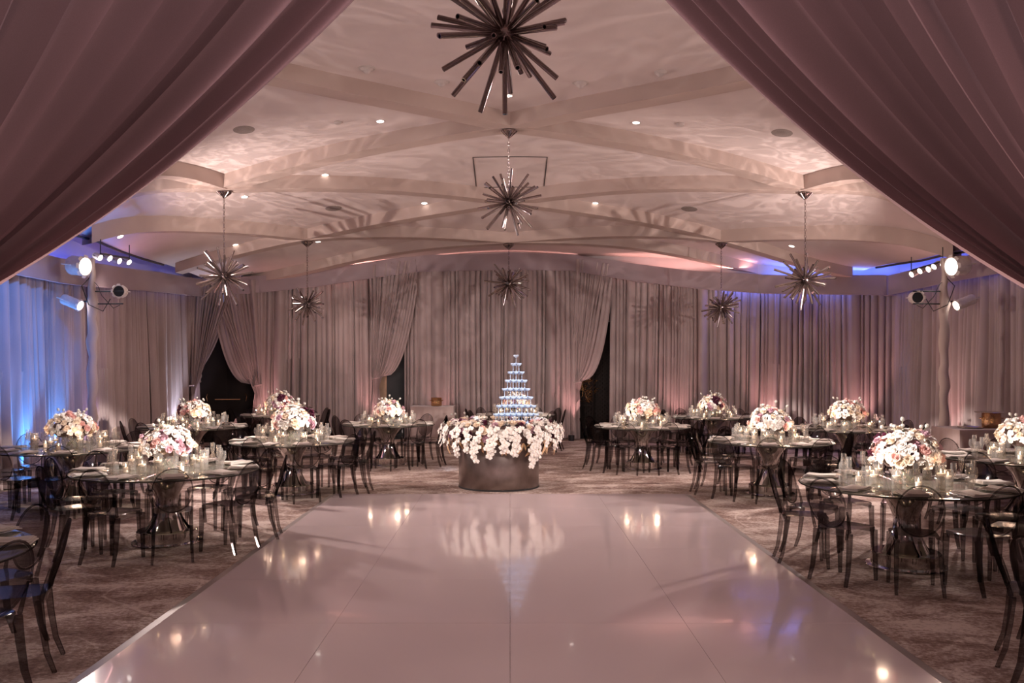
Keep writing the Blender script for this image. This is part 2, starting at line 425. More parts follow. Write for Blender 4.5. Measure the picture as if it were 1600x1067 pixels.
for p, q in ((A0, (-7.0, 8.0)), (A0, (7.3, 8.0)), (A0, BL1), (A0, BR1), (A1, BL1), (A1, BR1), (A1, BL2), (A1, BR2), (A2, BL2), (A2, BR2), (A2, (-6.2, 21.1)), (A2, (5.8, 19.9)),
             (BL1, (-7.1, 13.7)), (BR1, (7.5, 13.7)), (BL1, (-7.1, 11.0)), (BR1, (7.5, 11.0)), (BL2, (-7.1, 14.6)), (BR2, (7.5, 14.6)), (BL2, (-7.0, 18.4)), (BR2, (7.2, 18.5))):
    rib(p, q)

# access hatch in the ceiling
b = MB(); corners = [ceil_hit(735, 245), ceil_hit(855, 245), ceil_hit(845, 292), ceil_hit(748, 292)]
xs = (corners[0].x, corners[1].x); y0 = (corners[2].y + corners[3].y) / 2; y1 = (corners[0].y + corners[1].y) / 2
y0, y1 = min(y0, y1), max(y0, y1); w = max(corners[1].x, corners[2].x); 
loop = []
for a, c in (((-w, y0), (w, y0)), ((w, y0), (w, y1)), ((w, y1), (-w, y1)), ((-w, y1), (-w, y0))):
    for t in range(8): loop.append((a[0] + (c[0] - a[0]) * t / 8, a[1] + (c[1] - a[1]) * t / 8))
b.tube([(x, y, cz(x, y) - .002) for x, y in loop], .011, 4, 0, closed=True)
ob('hatch_seam', b.mesh('hatch_seam', 'line'), cl)

# ------------------------------------------------------------------ pleated drapes
def pleat_fn(seed, wmin=.055, wmax=.17, L=60):
    r = random.Random(seed); xs = [0]; am = []
    while xs[-1] < L:
        xs.append(xs[-1] + r.uniform(wmin, wmax) * (1.7 if r.random() < .15 else 1)); am.append(r.uniform(.35, 1) * (xs[-1] - xs[-2]))
    import bisect
    dp = [r.uniform(.03, .07) if r.random() < .45 else 0 for _ in am]
    def fn(s):
        i = max(0, min(len(am) - 1, bisect.bisect_right(xs, s) - 1)); w = xs[i + 1] - xs[i]; t = (s - xs[i]) / w
        e = min(t, 1 - t) * w
        return .02 + am[i] * (math.sin(PI * t) ** .6) * .95 - (dp[i] * math.exp(-(e / .012) ** 2) if t < .5 else dp[min(i + 1, len(dp) - 1)] * math.exp(-(e / .012) ** 2))
    return fn
def plain_panel(name, label, s0, s1, seed, z0=.02, off=.10, group=None, cat='curtain'):
    fn = pleat_fn(seed); fn2 = pleat_fn(seed + 50, .16, .34); n = max(4, int((s1 - s0) / .012)); rows = [0, .25, .5, .75, .93, 1]; v = []; f = []
    for j, t in enumerate(rows):
        for i in range(n + 1):
            s = s0 + (s1 - s0) * i / n; zt = vtop(s) - .12; z = z0 + (zt - z0) * t
            sw = .02 * math.sin(s * 2.1 + t * 2)
            d = fn(s + sw + .03 * noise.noise((s * .9, t * 2.2, seed))) * (1 - .25 * t) + .35 * fn2(s * 1 + sw * 2) * (1 - t) + .01 * math.sin(s * 3 + t * 5)
            x, y = wall_pt(s, off + d); v.append((x, y, z))
    for j in range(len(rows) - 1):
        for i in range(n):
            k = j * (n + 1) + i; f.append((k, k + 1, k + n + 2, k + n + 1))
    b = MB(); b.add(v, f); o = ob(name, b.mesh('curtain', 'drape'))
    return tag(o, label, cat, group)
def swag_panel(label, sa, sb, st, zt, side, seed, pw=.62, off=.22, wtie=.10, wlow=.28):
    """drape whose top spans sa..sb, pulled to a tie at arc st, height zt; side=+1 when the free edge is at sb"""
    fn = pleat_fn(seed, .05, .12); n = int(abs(sb - sa) / .012); R1 = 26; v = []; f = []; rows = []
    for j in range(R1 + 1): rows.append(('u', j / R1))
    for j in range(1, 8): rows.append(('d', j / 7))
    L = sb - sa
    for kind, t in rows:
        for i in range(n + 1):
            u = i / n; s = sa + L * u; ztop = vtop(s) - .1
            if kind == 'u':
                q = 1 - t                                   # 1 at the tie, 0 at the top
                e = u if side > 0 else 1 - u                # distance of this fold from the fixed edge
                k = (t ** (1.0 + 1.0 * e))                  # folds near the free edge sag towards the opening
                sk = st + (s - st) * (t ** (1 - pw * e)) + wtie * (u - .5) * (1 - t)
                z = zt + (ztop - zt) * (t ** (1 + .10 * e)); am = .35 + .65 * t
            else:
                sk = st + (u - .5) * (wtie + (wlow - wtie) * math.sin(min(1, t * 1.3) * PI / 2)); z = zt * (1 - t) + .02 * t; am = .5 + .3 * t
            x, y = wall_pt(sk, off + fn(s) * am * 1.1 + .02); v.append((x, y, z))
    for j in range(len(rows) - 1):
        for i in range(n):
            k = j * (n + 1) + i; f.append((k, k + 1, k + n + 2, k + n + 1))
    root_xy = wall_pt(st, off)
    b = MB(); b.add([(x - root_xy[0], y - root_xy[1], z) for x, y, z in v], f)
    r = thing('swagged_curtain', label, 'curtain', (root_xy[0], root_xy[1], 0))
    ob('drape', b.mesh('swag', 'drape'), r)
    b = MB(); x, y = 0, -.06; b.tube([(x + .085 * math.cos(a), y + .07 * math.sin(a), zt + .015 * math.cos(a)) for a in [2 * PI * k / 14 for k in range(14)]], .018, 6, closed=True)
    ob('tieback', b.mesh('tieback', 'drape'), r)
plain_panel('curtain', 'long pleated mauve curtain along left wall, lit blue', 5.0, s_at(118) + .2, 1, cat='curtain')
plain_panel('curtain', 'shadowed pleated curtain behind the left lighting pole', s_at(118), s_at(215) + .2, 2)
plain_panel('curtain', 'pleated curtain washed pale blue beside the cornered left doorway', s_at(215), s_at(301) - .1, 3)
swag_panel('tied curtain on the left side of brass-barred doorway', s_at(301) + .0, s_at(370), s_at(283), 1.36, 1, 11)
swag_panel('tied curtain on the right side of brass-barred doorway', s_at(330), s_at(412), s_at(405), 1.36, -1, 12, .64)
plain_panel('curtain', 'straight pleated curtain between brass-barred doorway and black opening', s_at(408), s_at(589), 4)
swag_panel('curtain tied back above black opening left of champagne tower', s_at(575), s_at(656), s_at(587), 1.52, 1, 13)
plain_panel('curtain', 'wide pleated curtain straight behind champagne tower', s_at(631), s_at(903), 5)
swag_panel('curtain tied back beside textured opening right of champagne tower', s_at(893), s_at(968), s_at(901), 1.42, 1, 14, .68)
plain_panel('curtain', 'long pleated back curtain right of textured opening', s_at(957), s_at(1190), 6)
plain_panel('curtain', 'pleated back curtain in the right corner, blue-lit at its top', s_at(1190), s_at(1407), 7)
plain_panel('curtain', 'long pleated curtain along the right wall', s_at(1407), SL[-1] - 4.0, 8)

# drape behind upper part of openings, so that only the lower triangle shows the dark
def valance(label, s0, s1, seed):
    n = max(6, int((s1 - s0) / .06)); v = []; f = []; rows = 7
    for j in range(rows):
        t = j / (rows - 1)
        for i in range(n + 1):
            s = s0 + (s1 - s0) * i / n; e = min(s - s0, s1 - s)
            d = .33 + .012 * noise.noise((s * 1.3, t * 1.5, seed)) + .02 * math.exp(-(e / .12) ** 2) * math.sin(t * 6 + e * 40)
            x, y = wall_pt(s, d); v.append((x, y, vtop(s) - VB * t + .008 * math.sin(s * 2.3)))
    for j in range(rows - 1):
        for i in range(n):
            k = j * (n + 1) + i; f.append((k, k + 1, k + n + 2, k + n + 1))
    b = MB(); b.add(v, f); a = wall_pt(s0 + .01, .33); 
    o = ob('valance', b.mesh('valance', 'valance')); tag(o, label, 'valance')
    hem = MB(); hem.tube([(*wall_pt(s0 + (s1 - s0) * i / n, .345), vtop(s0 + (s1 - s0) * i / n) - VB) for i in range(n + 1)], .009, 5)
    ob('hem', hem.mesh('hem', 'valance'), o)
    bk = MB(); pts = [s0 + (s1 - s0) * i / n for i in range(n + 1)]; v = []; f = []
    for s in pts:
        v.append((*wall_pt(s, .33), vtop(s))); v.append((*wall_pt(s, .02), vtop(s)))
    for i in range(n): f.append((2 * i, 2 * i + 1, 2 * i + 3, 2 * i + 2))
valance('flat fabric valance band above left wall curtains', 6.0, s_at(300) - .25, 1)
valance('short valance band above the brass-barred doorway', s_at(300) - .2, s_at(407), 2)
valance('sloping valance band left of the central rise', s_at(407), s_at(652), 3)
valance('raised central valance band behind champagne tower', s_at(652), s_at(905), 4)
valance('sloping valance band on the back wall right side', s_at(905), s_at(1190), 5)
valance('violet-lit valance band in right back corner', s_at(1190), s_at(1407) - .25, 6)
valance('valance band above right wall curtains', s_at(1407) - .2, SL[-1] - 5, 7)

# openings behind the swags
def panel_at(px0, px1, off, z1, me_mat, name, parent=None, thick=.03, z0=0):
    a = wall_pt(s_at(px0), off); c = wall_pt(s_at(px1), off); L = math.dist(a, c); an = math.atan2(c[1] - a[1], c[0] - a[0])
    b = MB(); b.box((0, 0, z0), (L, thick, z1)); return ob(name, b.mesh(name, me_mat, False), parent, (a[0], a[1], 0), (0, 0, an)), L
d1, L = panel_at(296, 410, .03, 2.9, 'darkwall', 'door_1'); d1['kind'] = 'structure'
b = MB(); b.tube([(.55, -.03, 1.02), (.55, -.09, 1.02), (1.12, -.09, 1.02), (1.12, -.03, 1.02)], .014, 6); b.tube([(.38, -.03, 1.15), (.36, -.10, 1.08), (.38, -.03, .98)], .012, 6); b.tube([(1.25, -.03, 1.15), (1.27, -.10, 1.08), (1.25, -.03, .98)], .012, 6)
ob('push_bar', b.mesh('push_bar', 'brass'), d1)
for k in range(2):
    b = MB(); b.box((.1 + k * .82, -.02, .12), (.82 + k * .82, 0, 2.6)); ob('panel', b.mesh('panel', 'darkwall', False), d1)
d2, L = panel_at(603, 632, .035, 2.9, 'bore', 'dark_opening'); d2['kind'] = 'structure'  # flat black board stands in for the darkness inside the opening
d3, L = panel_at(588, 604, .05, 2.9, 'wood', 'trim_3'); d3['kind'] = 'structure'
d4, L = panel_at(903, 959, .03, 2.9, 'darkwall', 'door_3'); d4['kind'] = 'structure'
bk = random.Random(3)
bm_ = MB(); bm_.box((0, -.02, 0), (.11, .012, .045)); bms = bm_.mesh('brick', 'darkwall', False)
for r in range(44):
    for c in range(7):
        x = c * .122 + (.06 if r % 2 else 0)
        if x + .11 < L + .02: ob('brick', bms, d4, (x, 0, .02 + r * .05 + bk.uniform(-.002, .002)), (0, 0, 0), (1, .6 + bk.random() * .8, 1))
def lattice():
    x, y = wall_pt(s_at(916), .10)
    r = thing('lattice_screen', 'gold twig lattice glinting in the opening beside tied-back curtain', 'screen', (x, y, 0), -.5)
    q = random.Random(5); b = MB()
    for i in range(70):
        a = (q.uniform(-.22, .22), q.uniform(-.02, .02), q.uniform(.9, 1.55)); an = q.uniform(0, PI); l = q.uniform(.1, .22)
        b.tube([a, (a[0] + math.cos(an) * l, a[1] + .01, a[2] + math.sin(an) * l)], .004, 4)
    ob('twigs', b.mesh('twigs', 'brass'), r)
    b = MB(); b.box((-.25, -.03, 0), (-.23, .03, 1.75)); b.box((.23, -.03, 0), (.25, .03, 1.75)); b.box((-.25, -.03, 1.73), (.25, .03, 1.76)); b.box((-.25, -.03, .82), (.25, .03, .85))
    ob('frame', b.mesh('frame', 'darkwall', False), r)
lattice()

# ------------------------------------------------------------------ big foreground drapes
def foreground(sg, label, seed):
    r = random.Random(seed); D = 3.0; NU, NV = 620, 44; us = []
    xs = [0]; am = []
    while xs[-1] < 1.0:
        w = r.uniform(.018, .05) + .02 * xs[-1]; xs.append(xs[-1] + w); am.append(r.uniform(.35, 1.0))
    import bisect
    v = []; f = []
    for i in range(NU + 1):
        u = (i / NU) ** 1.15 * .999
        k = bisect.bisect_right(xs, u) - 1; t_ = (u - xs[k]) / (xs[k + 1] - xs[k]); wd = xs[k + 1] - xs[k]
        dep = am[k] * (math.sin(PI * t_) ** 1.2) * min(.34, wd * 8.5) + .05 * math.sin(u * 23 + seed) + .03 * math.sin(u * 51 + seed * 2)
        dep *= min(1, .25 + u * 12)
        P0 = (797 - 1904 * u - 6, -270); P2 = (-265 - 70 * u, 572 + 130 * u)
        M0 = ((P0[0] + P2[0]) / 2, (P0[1] + P2[1]) / 2); sag = max(0, 1 - u * 1.7)
        Cc = (M0[0] + 45 * sag, M0[1] + 196 * sag)
        for j in range(NV + 1):
            t = j / NV; a = (1 - t) ** 2; c = 2 * t * (1 - t); e = t * t
            px = a * P0[0] + c * Cc[0] + e * P2[0]; py = a * P0[1] + c * Cc[1] + e * P2[1]
            px += 5 * noise.noise((u * 9, t * 3, seed)); 
            x = (px - 797) / F * D; z = H + (CY - py) / F * D
            v.append((-x * (1 if sg > 0 else -1), D + dep * (1 - .45 * t) - .02, z))
    for i in range(NU):
        for j in range(NV):
            k = i * (NV + 1) + j; q = (k, k + 1, k + NV + 2, k + NV + 1); f.append(q if sg < 0 else q[::-1])
    b = MB(); b.add(v, f); o = ob('entrance_drape', b.mesh('entrance_drape', 'fore')); tag(o, label, 'curtain')
foreground(-1, 'large mauve entrance drape swept across the upper left corner', 3)
foreground(1, 'large mauve entrance drape swept across the upper right corner', 8)

# ------------------------------------------------------------------ dance floor
YF = 12.26
df = thing('dance_floor', 'glossy white vinyl dance floor in the middle of the carpet', 'dance floor', (0, 8, 0))
u_ = 1.222
for r in range(8):
    for c in range(4):
        b = MB(); x0 = -2 * u_ + c * u_; y1 = YF - .08 - r * u_ - 8
        b.box((x0 + .0012, y1 - u_ + .0012, 0.0), (x0 + u_ - .0012, y1 - .0012, .034 + rnd.uniform(0, .0006)))
        ob('panel', b.mesh('panel', 'floor', False), df)
yn = YF - 8 - 8 * u_ - .1
for sg in (-1, 1):
    b = MB(); xa, xb = sg * 2 * u_, sg * (2 * u_ + .10)
    v = [(xa, yn, .034), (xb, yn, .004), (xb, YF - 8, .004), (xa, YF - 8 - .08, .034), (xa, yn, 0), (xa, YF - 8 - .08, 0)]
    b.add(v, [(0, 1, 2, 3) if sg > 0 else (3, 2, 1, 0), (0, 4, 1), (3, 2, 5)]); ob('edge_ramp', b.mesh('ramp', 'trimmetal', False), df)
b = MB(); v = [(-2 * u_, YF - 8 - .08, .034), (2 * u_, YF - 8 - .08, .034), (2 * u_ + .1, YF - 8, .004), (-2 * u_ - .1, YF - 8, .004)]
b.add(v, [(0, 1, 2, 3)]); ob('edge_ramp', b.mesh('ramp', 'trimmetal', False), df)

# ------------------------------------------------------------------ chair
def build_chair():
    r = thing('ghost_chair', 'x', 'chair'); r.name = 'oval_back_chair'
    b = MB(); pr = []                                   # seat outline
    for k in range(28):
        a = 2 * PI * k / 28; ca, sa = math.cos(a), math.sin(a)
        x = math.copysign(abs(ca) ** .35, ca); y = math.copysign(abs(sa) ** .35, sa)
        pr.append((x * (.178 + .012 * y), y * .200))
    n = len(pr); v = []
    for z, sc in ((.405, .97), (.452, 1.0), (.462, .975)): v += [(x * sc, y * sc, z) for x, y in pr]
    v += [(0, 0, .455)]
    f = [(i * n + k, i * n + (k + 1) % n, (i + 1) * n + (k + 1) % n, (i + 1) * n + k) for i in range(2) for k in range(n)]
    f += [(2 * n + k, 2 * n + (k + 1) % n, 3 * n) for k in range(n)]
    b.add(v, f); ob('seat', b.mesh('seat', 'smokesolid'), r)
    def yb(z): return -.195 - (z - .46) * .27
    b = MB()
    pts = [(.175 * math.sin(a), yb(.675 + .205 * math.cos(a)) - .006, .675 + .208 * math.cos(a)) for a in [2 * PI * k / 32 for k in range(32)]]
    b.tube(pts, .0078, 6, closed=True)
    for sx in (-1, 1): b.tube([(sx * .165, -.185, .44), (sx * .172, -.205, .52), (sx * .174, -.235, .62)], [.015, .012, .008], 6)
    ob('back_frame', b.mesh('back_frame', 'smokesolid'), r)
    b = MB(); v = []; f = []; m = 32
    for side in (0, 1):
        v.append((0, yb(.675) - .030 + side * .006, .675))
        for rr in (.55, .96):
            for k in range(m):
                a = 2 * PI * k / m; z = .675 + .205 * rr * math.cos(a); x = .172 * rr * math.sin(a)
                v.append((x, yb(z) - .024 * (1 - rr * rr) + side * .006 - .006, z))
        o = side * (1 + 2 * m)
        for k in range(m):
            k2 = (k + 1) % m; q = [(o, o + 1 + k, o + 1 + k2)]; q.append((o + 1 + k, o + 1 + m + k, o + 1 + m + k2, o + 1 + k2))
            f += [t[::-1] if side else t for t in q]
    b.add(v, f); ob('backrest', b.mesh('backrest', 'smoke'), r)
    for sx in (-1, 1):
        b = MB(); b.tube([(sx * .165, .172, .43), (sx * .168, .176, .25), (sx * .172, .182, .01), (sx * .172, .182, 0)], [.027, .023, .017, .016], 4, square=True)
        ob('leg', b.mesh('leg', 'smokesolid', False), r)
        b = MB(); b.tube([(sx * .160, -.175, .43), (sx * .165, -.19, .28), (sx * .170, -.215, .12), (sx * .176, -.258, 0)], [.027, .024, .020, .016], 4, square=True)
        ob('leg', b.mesh('leg', 'smokesolid', False), r)
    return reg(r)
chair = build_chair()

def build_table(R):
    r = thing('banquet_table', 'x', 'table')
    b = MB(); b.lathe([(0, .727), (R - .03, .727), (R - .006, .731), (R, .739), (R - .006, .748), (R - .02, .75), (0, .75)], 72)
    ob('table_top', b.mesh('table_top', 'tableglass'), r)
    b = MB(); b.tube([(R * math.cos(a), R * math.sin(a), .739) for a in [2 * PI * k / 72 for k in range(72)]], .006, 5, closed=True)
    ob('rim', b.mesh('rim', 'smokesolid'), r)
    b = MB(); b.lathe([(0, .0), (.345, .0), (.35, .008), (.345, .016), (.30, .02), (.30, .125), (.29, .135), (0, .137)], 40)
    ob('base', b.mesh('base', 'chrome'), r)
    for k in range(4):
        b = MB(); v = []; f = []; n = 12; m = 5
        for side in (0, 1):
            for i in range(n + 1):
                t = i / n; z = .13 + .597 * t; rad = .11 + (.17 if t > .5 else .09) * (2 * t - 1) ** 2 + (.03 if t > .5 else 0) * (2 * t - 1); w = .10 + .09 * (2 * t - 1) ** 2
                for j in range(m + 1):
                    q = j / m - .5; v.append((rad - .25 * q * q - side * .012, q * 2 * w, z))
            o = side * (n + 1) * (m + 1)
            for i in range(n):
                for j in range(m):
                    a = o + i * (m + 1) + j; q4 = (a, a + 1, a + m + 2, a + m + 1); f.append(q4 if not side else q4[::-1])
        b.add(v, f); ob('leg', b.mesh('leg', 'chrome'), r, (0, 0, 0), (0, 0, PI / 4 + k * PI / 2))
    return reg(r)
TB = {.93: build_table(.93), .88: build_table(.88), .85: build_table(.85)}

# small tableware
def proto(name, cat): return thing(name, 'x', cat)
def one(name, me, cat):
    o = ob(name, me); o['category'] = cat; CH[o.name] = []; return o
b = MB(); b.lathe([(0, .004), (.033, .004), (.034, .007), (.006, .012), (.0035, .03), (.0035, .10), (.007, .115), (.019, .145), (.025, .19), (.024, .245), (.0225, .245), (.023, .19), (.017, .147), (.005, .118)], 12)
flute = one('champagne_flute', b.mesh('champagne_flute', 'glass'), 'glass')
b = MB(); b.lathe([(0, .003), (.034, .003), (.035, .006), (.006, .011), (.004, .03), (.004, .075), (.02, .085), (.036, .115), (.038, .15), (.032, .19), (.0305, .19), (.0365, .15), (.0345, .116), (.019, .088)], 12)
wine = one('wine_glass', b.mesh('wine_glass', 'glass'), 'glass')
b = MB(); b.lathe([(0, .0), (.032, .0), (.036, .10), (.0345, .10), (.030, .008), (0, .008)], 12); b.lathe([(.0, .06), (.0325, .06)], 12, 1)
tumbler = one('water_tumbler', b.mesh('water_tumbler', ['glass', 'water']), 'glass')
b = MB(); b.lathe([(0, .001), (.085, .001), (.148, .012), (.150, .015), (.146, .015), (.09, .006), (0, .005)], 32)
plate = one('charger_plate', b.mesh('charger_plate', 'plate'), 'plate')
def napkin_mesh(seed):
    q = random.Random(seed); b = MB(); nx_, ny_ = 6, 10
    for lay in range(3):
        v = []; f = []; sc = (1, .93, .84)[lay]; z0 = .018 + lay * .006
        for j in range(ny_ + 1):
            for i in range(nx_ + 1):
                x = (i / nx_ - .5) * .20 * sc + lay * .008; y = (j / ny_ - .5) * .31 * sc
                z = z0 + .004 * math.sin(x * 40 + seed) * math.sin(y * 22 + lay) - max(0, abs(y) - .12) * .12
                v.append((x, y, z))
        k = len(v); v += [(x, y, z - .005) for x, y, z in v]
        for j in range(ny_):
            for i in range(nx_):
                a = j * (nx_ + 1) + i; f.append((a, a + 1, a + nx_ + 2, a + nx_ + 1))
        bd = [i for i in range(nx_ + 1)] + [(j + 1) * (nx_ + 1) - 1 for j in range(1, ny_ + 1)] + [ny_ * (nx_ + 1) + i for i in range(nx_ - 1, -1, -1)] + [j * (nx_ + 1) for j in range(ny_ - 1, 0, -1)]
        for i in range(len(bd)):
            a, c = bd[i], bd[(i + 1) % len(bd)]; f.append((a, a + k, c + k, c))
        b.add(v, f)
    return b.mesh('linen_napkin', 'linen')
napkin = one('linen_napkin', napkin_mesh(1), 'napkin')
b = MB(); b.tube([(0, -.10, .006), (0, 0, .005), (0, .02, .005)], [.005, .004, .003], 6); b.box((-.008, .02, .002), (.006, .11, .004)); knife = one('table_knife', b.mesh('table_knife', 'silver'), 'knife')
b = MB(); b.tube([(0, -.10, .006), (0, .02, .005), (0, .05, .004)], [.005, .003, .003], 6); b.box((-.010, .05, .002), (.010, .065, .004))
for k in range(4): b.box((-.010 + k * .0056, .065, .002), (-.0072 + k * .0056, .10, .004))
fork = one('table_fork', b.mesh('table_fork', 'silver'), 'fork')

# candles: floating in water, and low votives
def build_float(h):
    r = proto('floating_candle', 'candle'); R_ = .042
    b = MB(); b.lathe([(0, .001), (R_, .001), (R_, h), (R_ - .0025, h), (R_ - .0025, .008), (0, .008)], 16); ob('glass_cylinder', b.mesh('glass_cylinder', 'glass'), r)
    wl = h * .62
    b = MB(); b.lathe([(0, .009), (R_ - .004, .009), (R_ - .004, wl), (0, wl)], 14); ob('water', b.mesh('water', 'water'), r)
    b = MB(); b.lathe([(0, wl - .014), (.022, wl - .012), (.034, wl + .006), (.033, wl + .012), (.020, wl + .009), (0, wl + .009)], 14); w = ob('wax_disc', b.mesh('wax_disc', 'wax'), r)
    b = MB(); b.lathe([(0, wl + .013), (.0055, wl + .022), (.0045, wl + .033), (.001, wl + .048)], 8); ob('flame', b.mesh('flame', 'flame'), r)
    return reg(r)
def build_votive():
    r = proto('votive_candle', 'candle')
    b = MB(); b.lathe([(0, .001), (.030, .001), (.032, .11), (.030, .11), (.028, .008), (0, .008)], 14); ob('glass_holder', b.mesh('glass_holder', 'glass'), r)
    b = MB(); b.lathe([(0, .009), (.024, .009), (.024, .058), (0, .056)], 12); ob('wax', b.mesh('wax', 'wax'), r)
    b = MB(); b.lathe([(0, .060), (.0055, .069), (.0045, .080), (.001, .095)], 8); ob('flame', b.mesh('flame', 'flame'), r)
    return reg(r)
FC = [build_float(.13), build_float(.17), build_float(.21)]; VC = build_votive()

# ------------------------------------------------------------------ blossoms
def rose_mesh(m, seed):
    q = random.Random(seed); b = MB(); b.lathe([(0, -.5), (.45, -.45), (.62, -.1), (.35, .28), (0, .3)], 9)
    for lay, (n, r0, hh, op) in enumerate(((3, .16, .50, .05), (4, .34, .50, .14), (5, .55, .44, .28), (6, .76, .32, .45))):
        for k in range(n):
            a0 = 2 * PI * k / n + lay * .7 + q.uniform(-.2, .2); wd = 2 * PI / n * q.uniform(.5, .66); pj = q.uniform(.82, 1.12); zj = q.uniform(-.10, .12); v = []; f = []; nu, nv = 4, 3
            for j in range(nv + 1):
                t = j / nv
                for i in range(nu + 1):
                    s = i / nu * 2 - 1; a = a0 + s * wd; rr = r0 * (.60 + .42 * t) + op * t ** 3 * .5; z = -.45 + (hh * 1.35 + .45) * t * (1 - .22 * s * s * t) - op * .5 * t ** 3
                    rr *= 1 + (pj - 1) * t - .12 * s * s * t; z += zj * t + .06 * t * math.sin(s * 5 + k); v.append((rr * math.cos(a), rr * math.sin(a), z))
            for j in range(nv):
                for i in range(nu):
                    c = j * (nu + 1) + i; f.append((c, c + 1, c + nu + 2, c + nu + 1))
            b.add(v, f)
    return b.mesh('rose', m)
def orchid_mesh(m):
    b = MB()
    for k, (L_, w, a0) in enumerate(((1.0, .78, PI), (1.0, .78, 0), (.95, .52, PI / 2), (.9, .50, PI / 2 + 2.2), (.9, .50, PI / 2 - 2.2))):
        v = [(0, 0, .02 * k)]; f = []; n = 6
        for j in range(n + 1):
            t = (j + 1) / (n + 1) if j < n else 1.0; wd = w * math.sin(PI * min(.97, .12 + .86 * t)) ** .8
            for s in (-1, 0, 1):
                x, y = L_ * t, s * wd * .62; z = .12 * math.sin(t * 2.4) - .10 * abs(s) + .02 * k
                v.append((x * math.cos(a0) - y * math.sin(a0), x * math.sin(a0) + y * math.cos(a0), z))
        for j in range(n):
            for s in range(2):
                c = 1 + j * 3 + s; f.append((c, c + 3, c + 4, c + 1))
        f += [(0, 1, 2), (0, 2, 3)]
        b.add(v, f)
    b.lathe([(0, .34), (.10, .30), (.16, .12), (.05, .0)], 7, 1, (0, -.10, 0))
    return b.mesh('orchid', [m, 'cream'])
def leaf_mesh(m):
    b = MB(); v = []; f = []; n = 7
    for j in range(n + 1):
        t = j / n; w = .16 * math.sin(PI * min(1, t * .95 + .04)) ** .8
        for s in (-1, 0, 1): v.append((s * w, .03 * math.sin(t * 9) + .18 * t * t, -t + .05 * abs(s)))
    for j in range(n):
        for s in range(2):
            c = j * 3 + s; f.append((c, c + 3, c + 4, c + 1))
    b.add(v, f); return b.mesh('leaf', m)
def pod_mesh():
    b = MB(); b.tube([(0, 0, 0), (.05, .02, .5), (0, 0, 1.0)], .022, 4, 1)
    b.lathe([(0, .86), (.10, .90), (.15, 1.0), (.10, 1.11), (0, 1.15)], 8); return b.mesh('seed_pod', ['pod', 'green'])
ROSE = {k: [rose_mesh(k, 1), rose_mesh(k, 2)] for k in ('white', 'cream', 'blush', 'mauve', 'burgundy')}
ORCH = orchid_mesh('white'); GLEAF = leaf_mesh('gold_leaf'); BLEAF = leaf_mesh('brown_leaf'); POD = pod_mesh()
def orient(d, roll=0.0):
    return (Vector(d).to_track_quat('Z', 'Y').to_matrix() @ Matrix.Rotation(roll, 3, 'Z')).to_euler()

def build_centre(seed, kinds, burg):
    q = random.Random(seed); r = proto('floral_centrepiece', 'flower arrangement')
    b = MB(); b.lathe([(0, .001), (.105, .001), (.11, .14), (.106, .14), (.10, .01), (0, .01)], 20); ob('glass_vase', b.mesh('glass_vase', 'glass'), r)
    b = MB(); b.lathe([(0, .012), (.099, .012), (.102, .09), (0, .09)], 18); ob('water', b.mesh('water', 'water'), r)
    b = MB()
    for k in range(16):
        a = q.uniform(0, 2 * PI); b.tube([(.07 * math.cos(a + 2), .07 * math.sin(a + 2), .015), (.12 * math.cos(a), .12 * math.sin(a), .2)], .0035, 4)
    ob('stems', b.mesh('stems', 'green'), r)
    b = MB(); b.lathe([(0, .13), (.15, .14), (.22, .21), (.19, .31), (.10, .37), (0, .385)], 14); ob('foliage_core', b.mesh('foliage_core', 'brown_leaf'), r)
    n = 92; ba = q.uniform(0, 2 * PI)
    for i in range(n):
        zf = 1 - (i + .5) / n * 1.42; a = i * 2.39996; rr = math.sqrt(max(0, 1 - zf * zf))
        d = Vector((rr * math.cos(a), rr * math.sin(a), zf)); p = Vector((d.x * .245, d.y * .245, .245 + d.z * (.175 if d.z > 0 else .13)))
        bumpy = 1 + q.uniform(-.13, .16); p = Vector((p.x * bumpy, p.y * bumpy, .245 + (p.z - .245) * bumpy))
        diff = (a - ba) % (2 * PI)
        if burg and diff < .8 and zf > -.1 and q.random() < .85: kd = 'burgundy'
        else: kd = q.choice(kinds)
        if q.random() < .2: me, sc, nm = ORCH, q.uniform(.036, .045), 'orchid'
        else: me, sc, nm = q.choice(ROSE[kd]), q.uniform(.034, .056), 'rose'
        ob(nm, me, r, p, orient((d.x, d.y, d.z + .25), q.uniform(0, 6)), sc)
    for i in range(7):
        a = q.uniform(0, 2 * PI); t = q.uniform(.25, .9); d = Vector((math.cos(a) * t, math.sin(a) * t, 1)).normalized()
        ob('seed_pod', POD, r, (d.x * .2, d.y * .2, .245 + d.z * .14), orient(d), (.115, .115, q.uniform(.10, .16)))
    return reg(r)
W_ = ['white'] * 6 + ['cream'] * 2 + ['blush']
CEN = [build_centre(1, W_ + ['mauve'], True), build_centre(2, W_ + ['blush', 'mauve', 'mauve'], False), build_centre(3, W_ + ['blush', 'cream', 'cream'], True)]

# ------------------------------------------------------------------ laying the tables
ORD = ['nearest', 'second nearest', 'third nearest', 'fourth nearest', 'farthest']
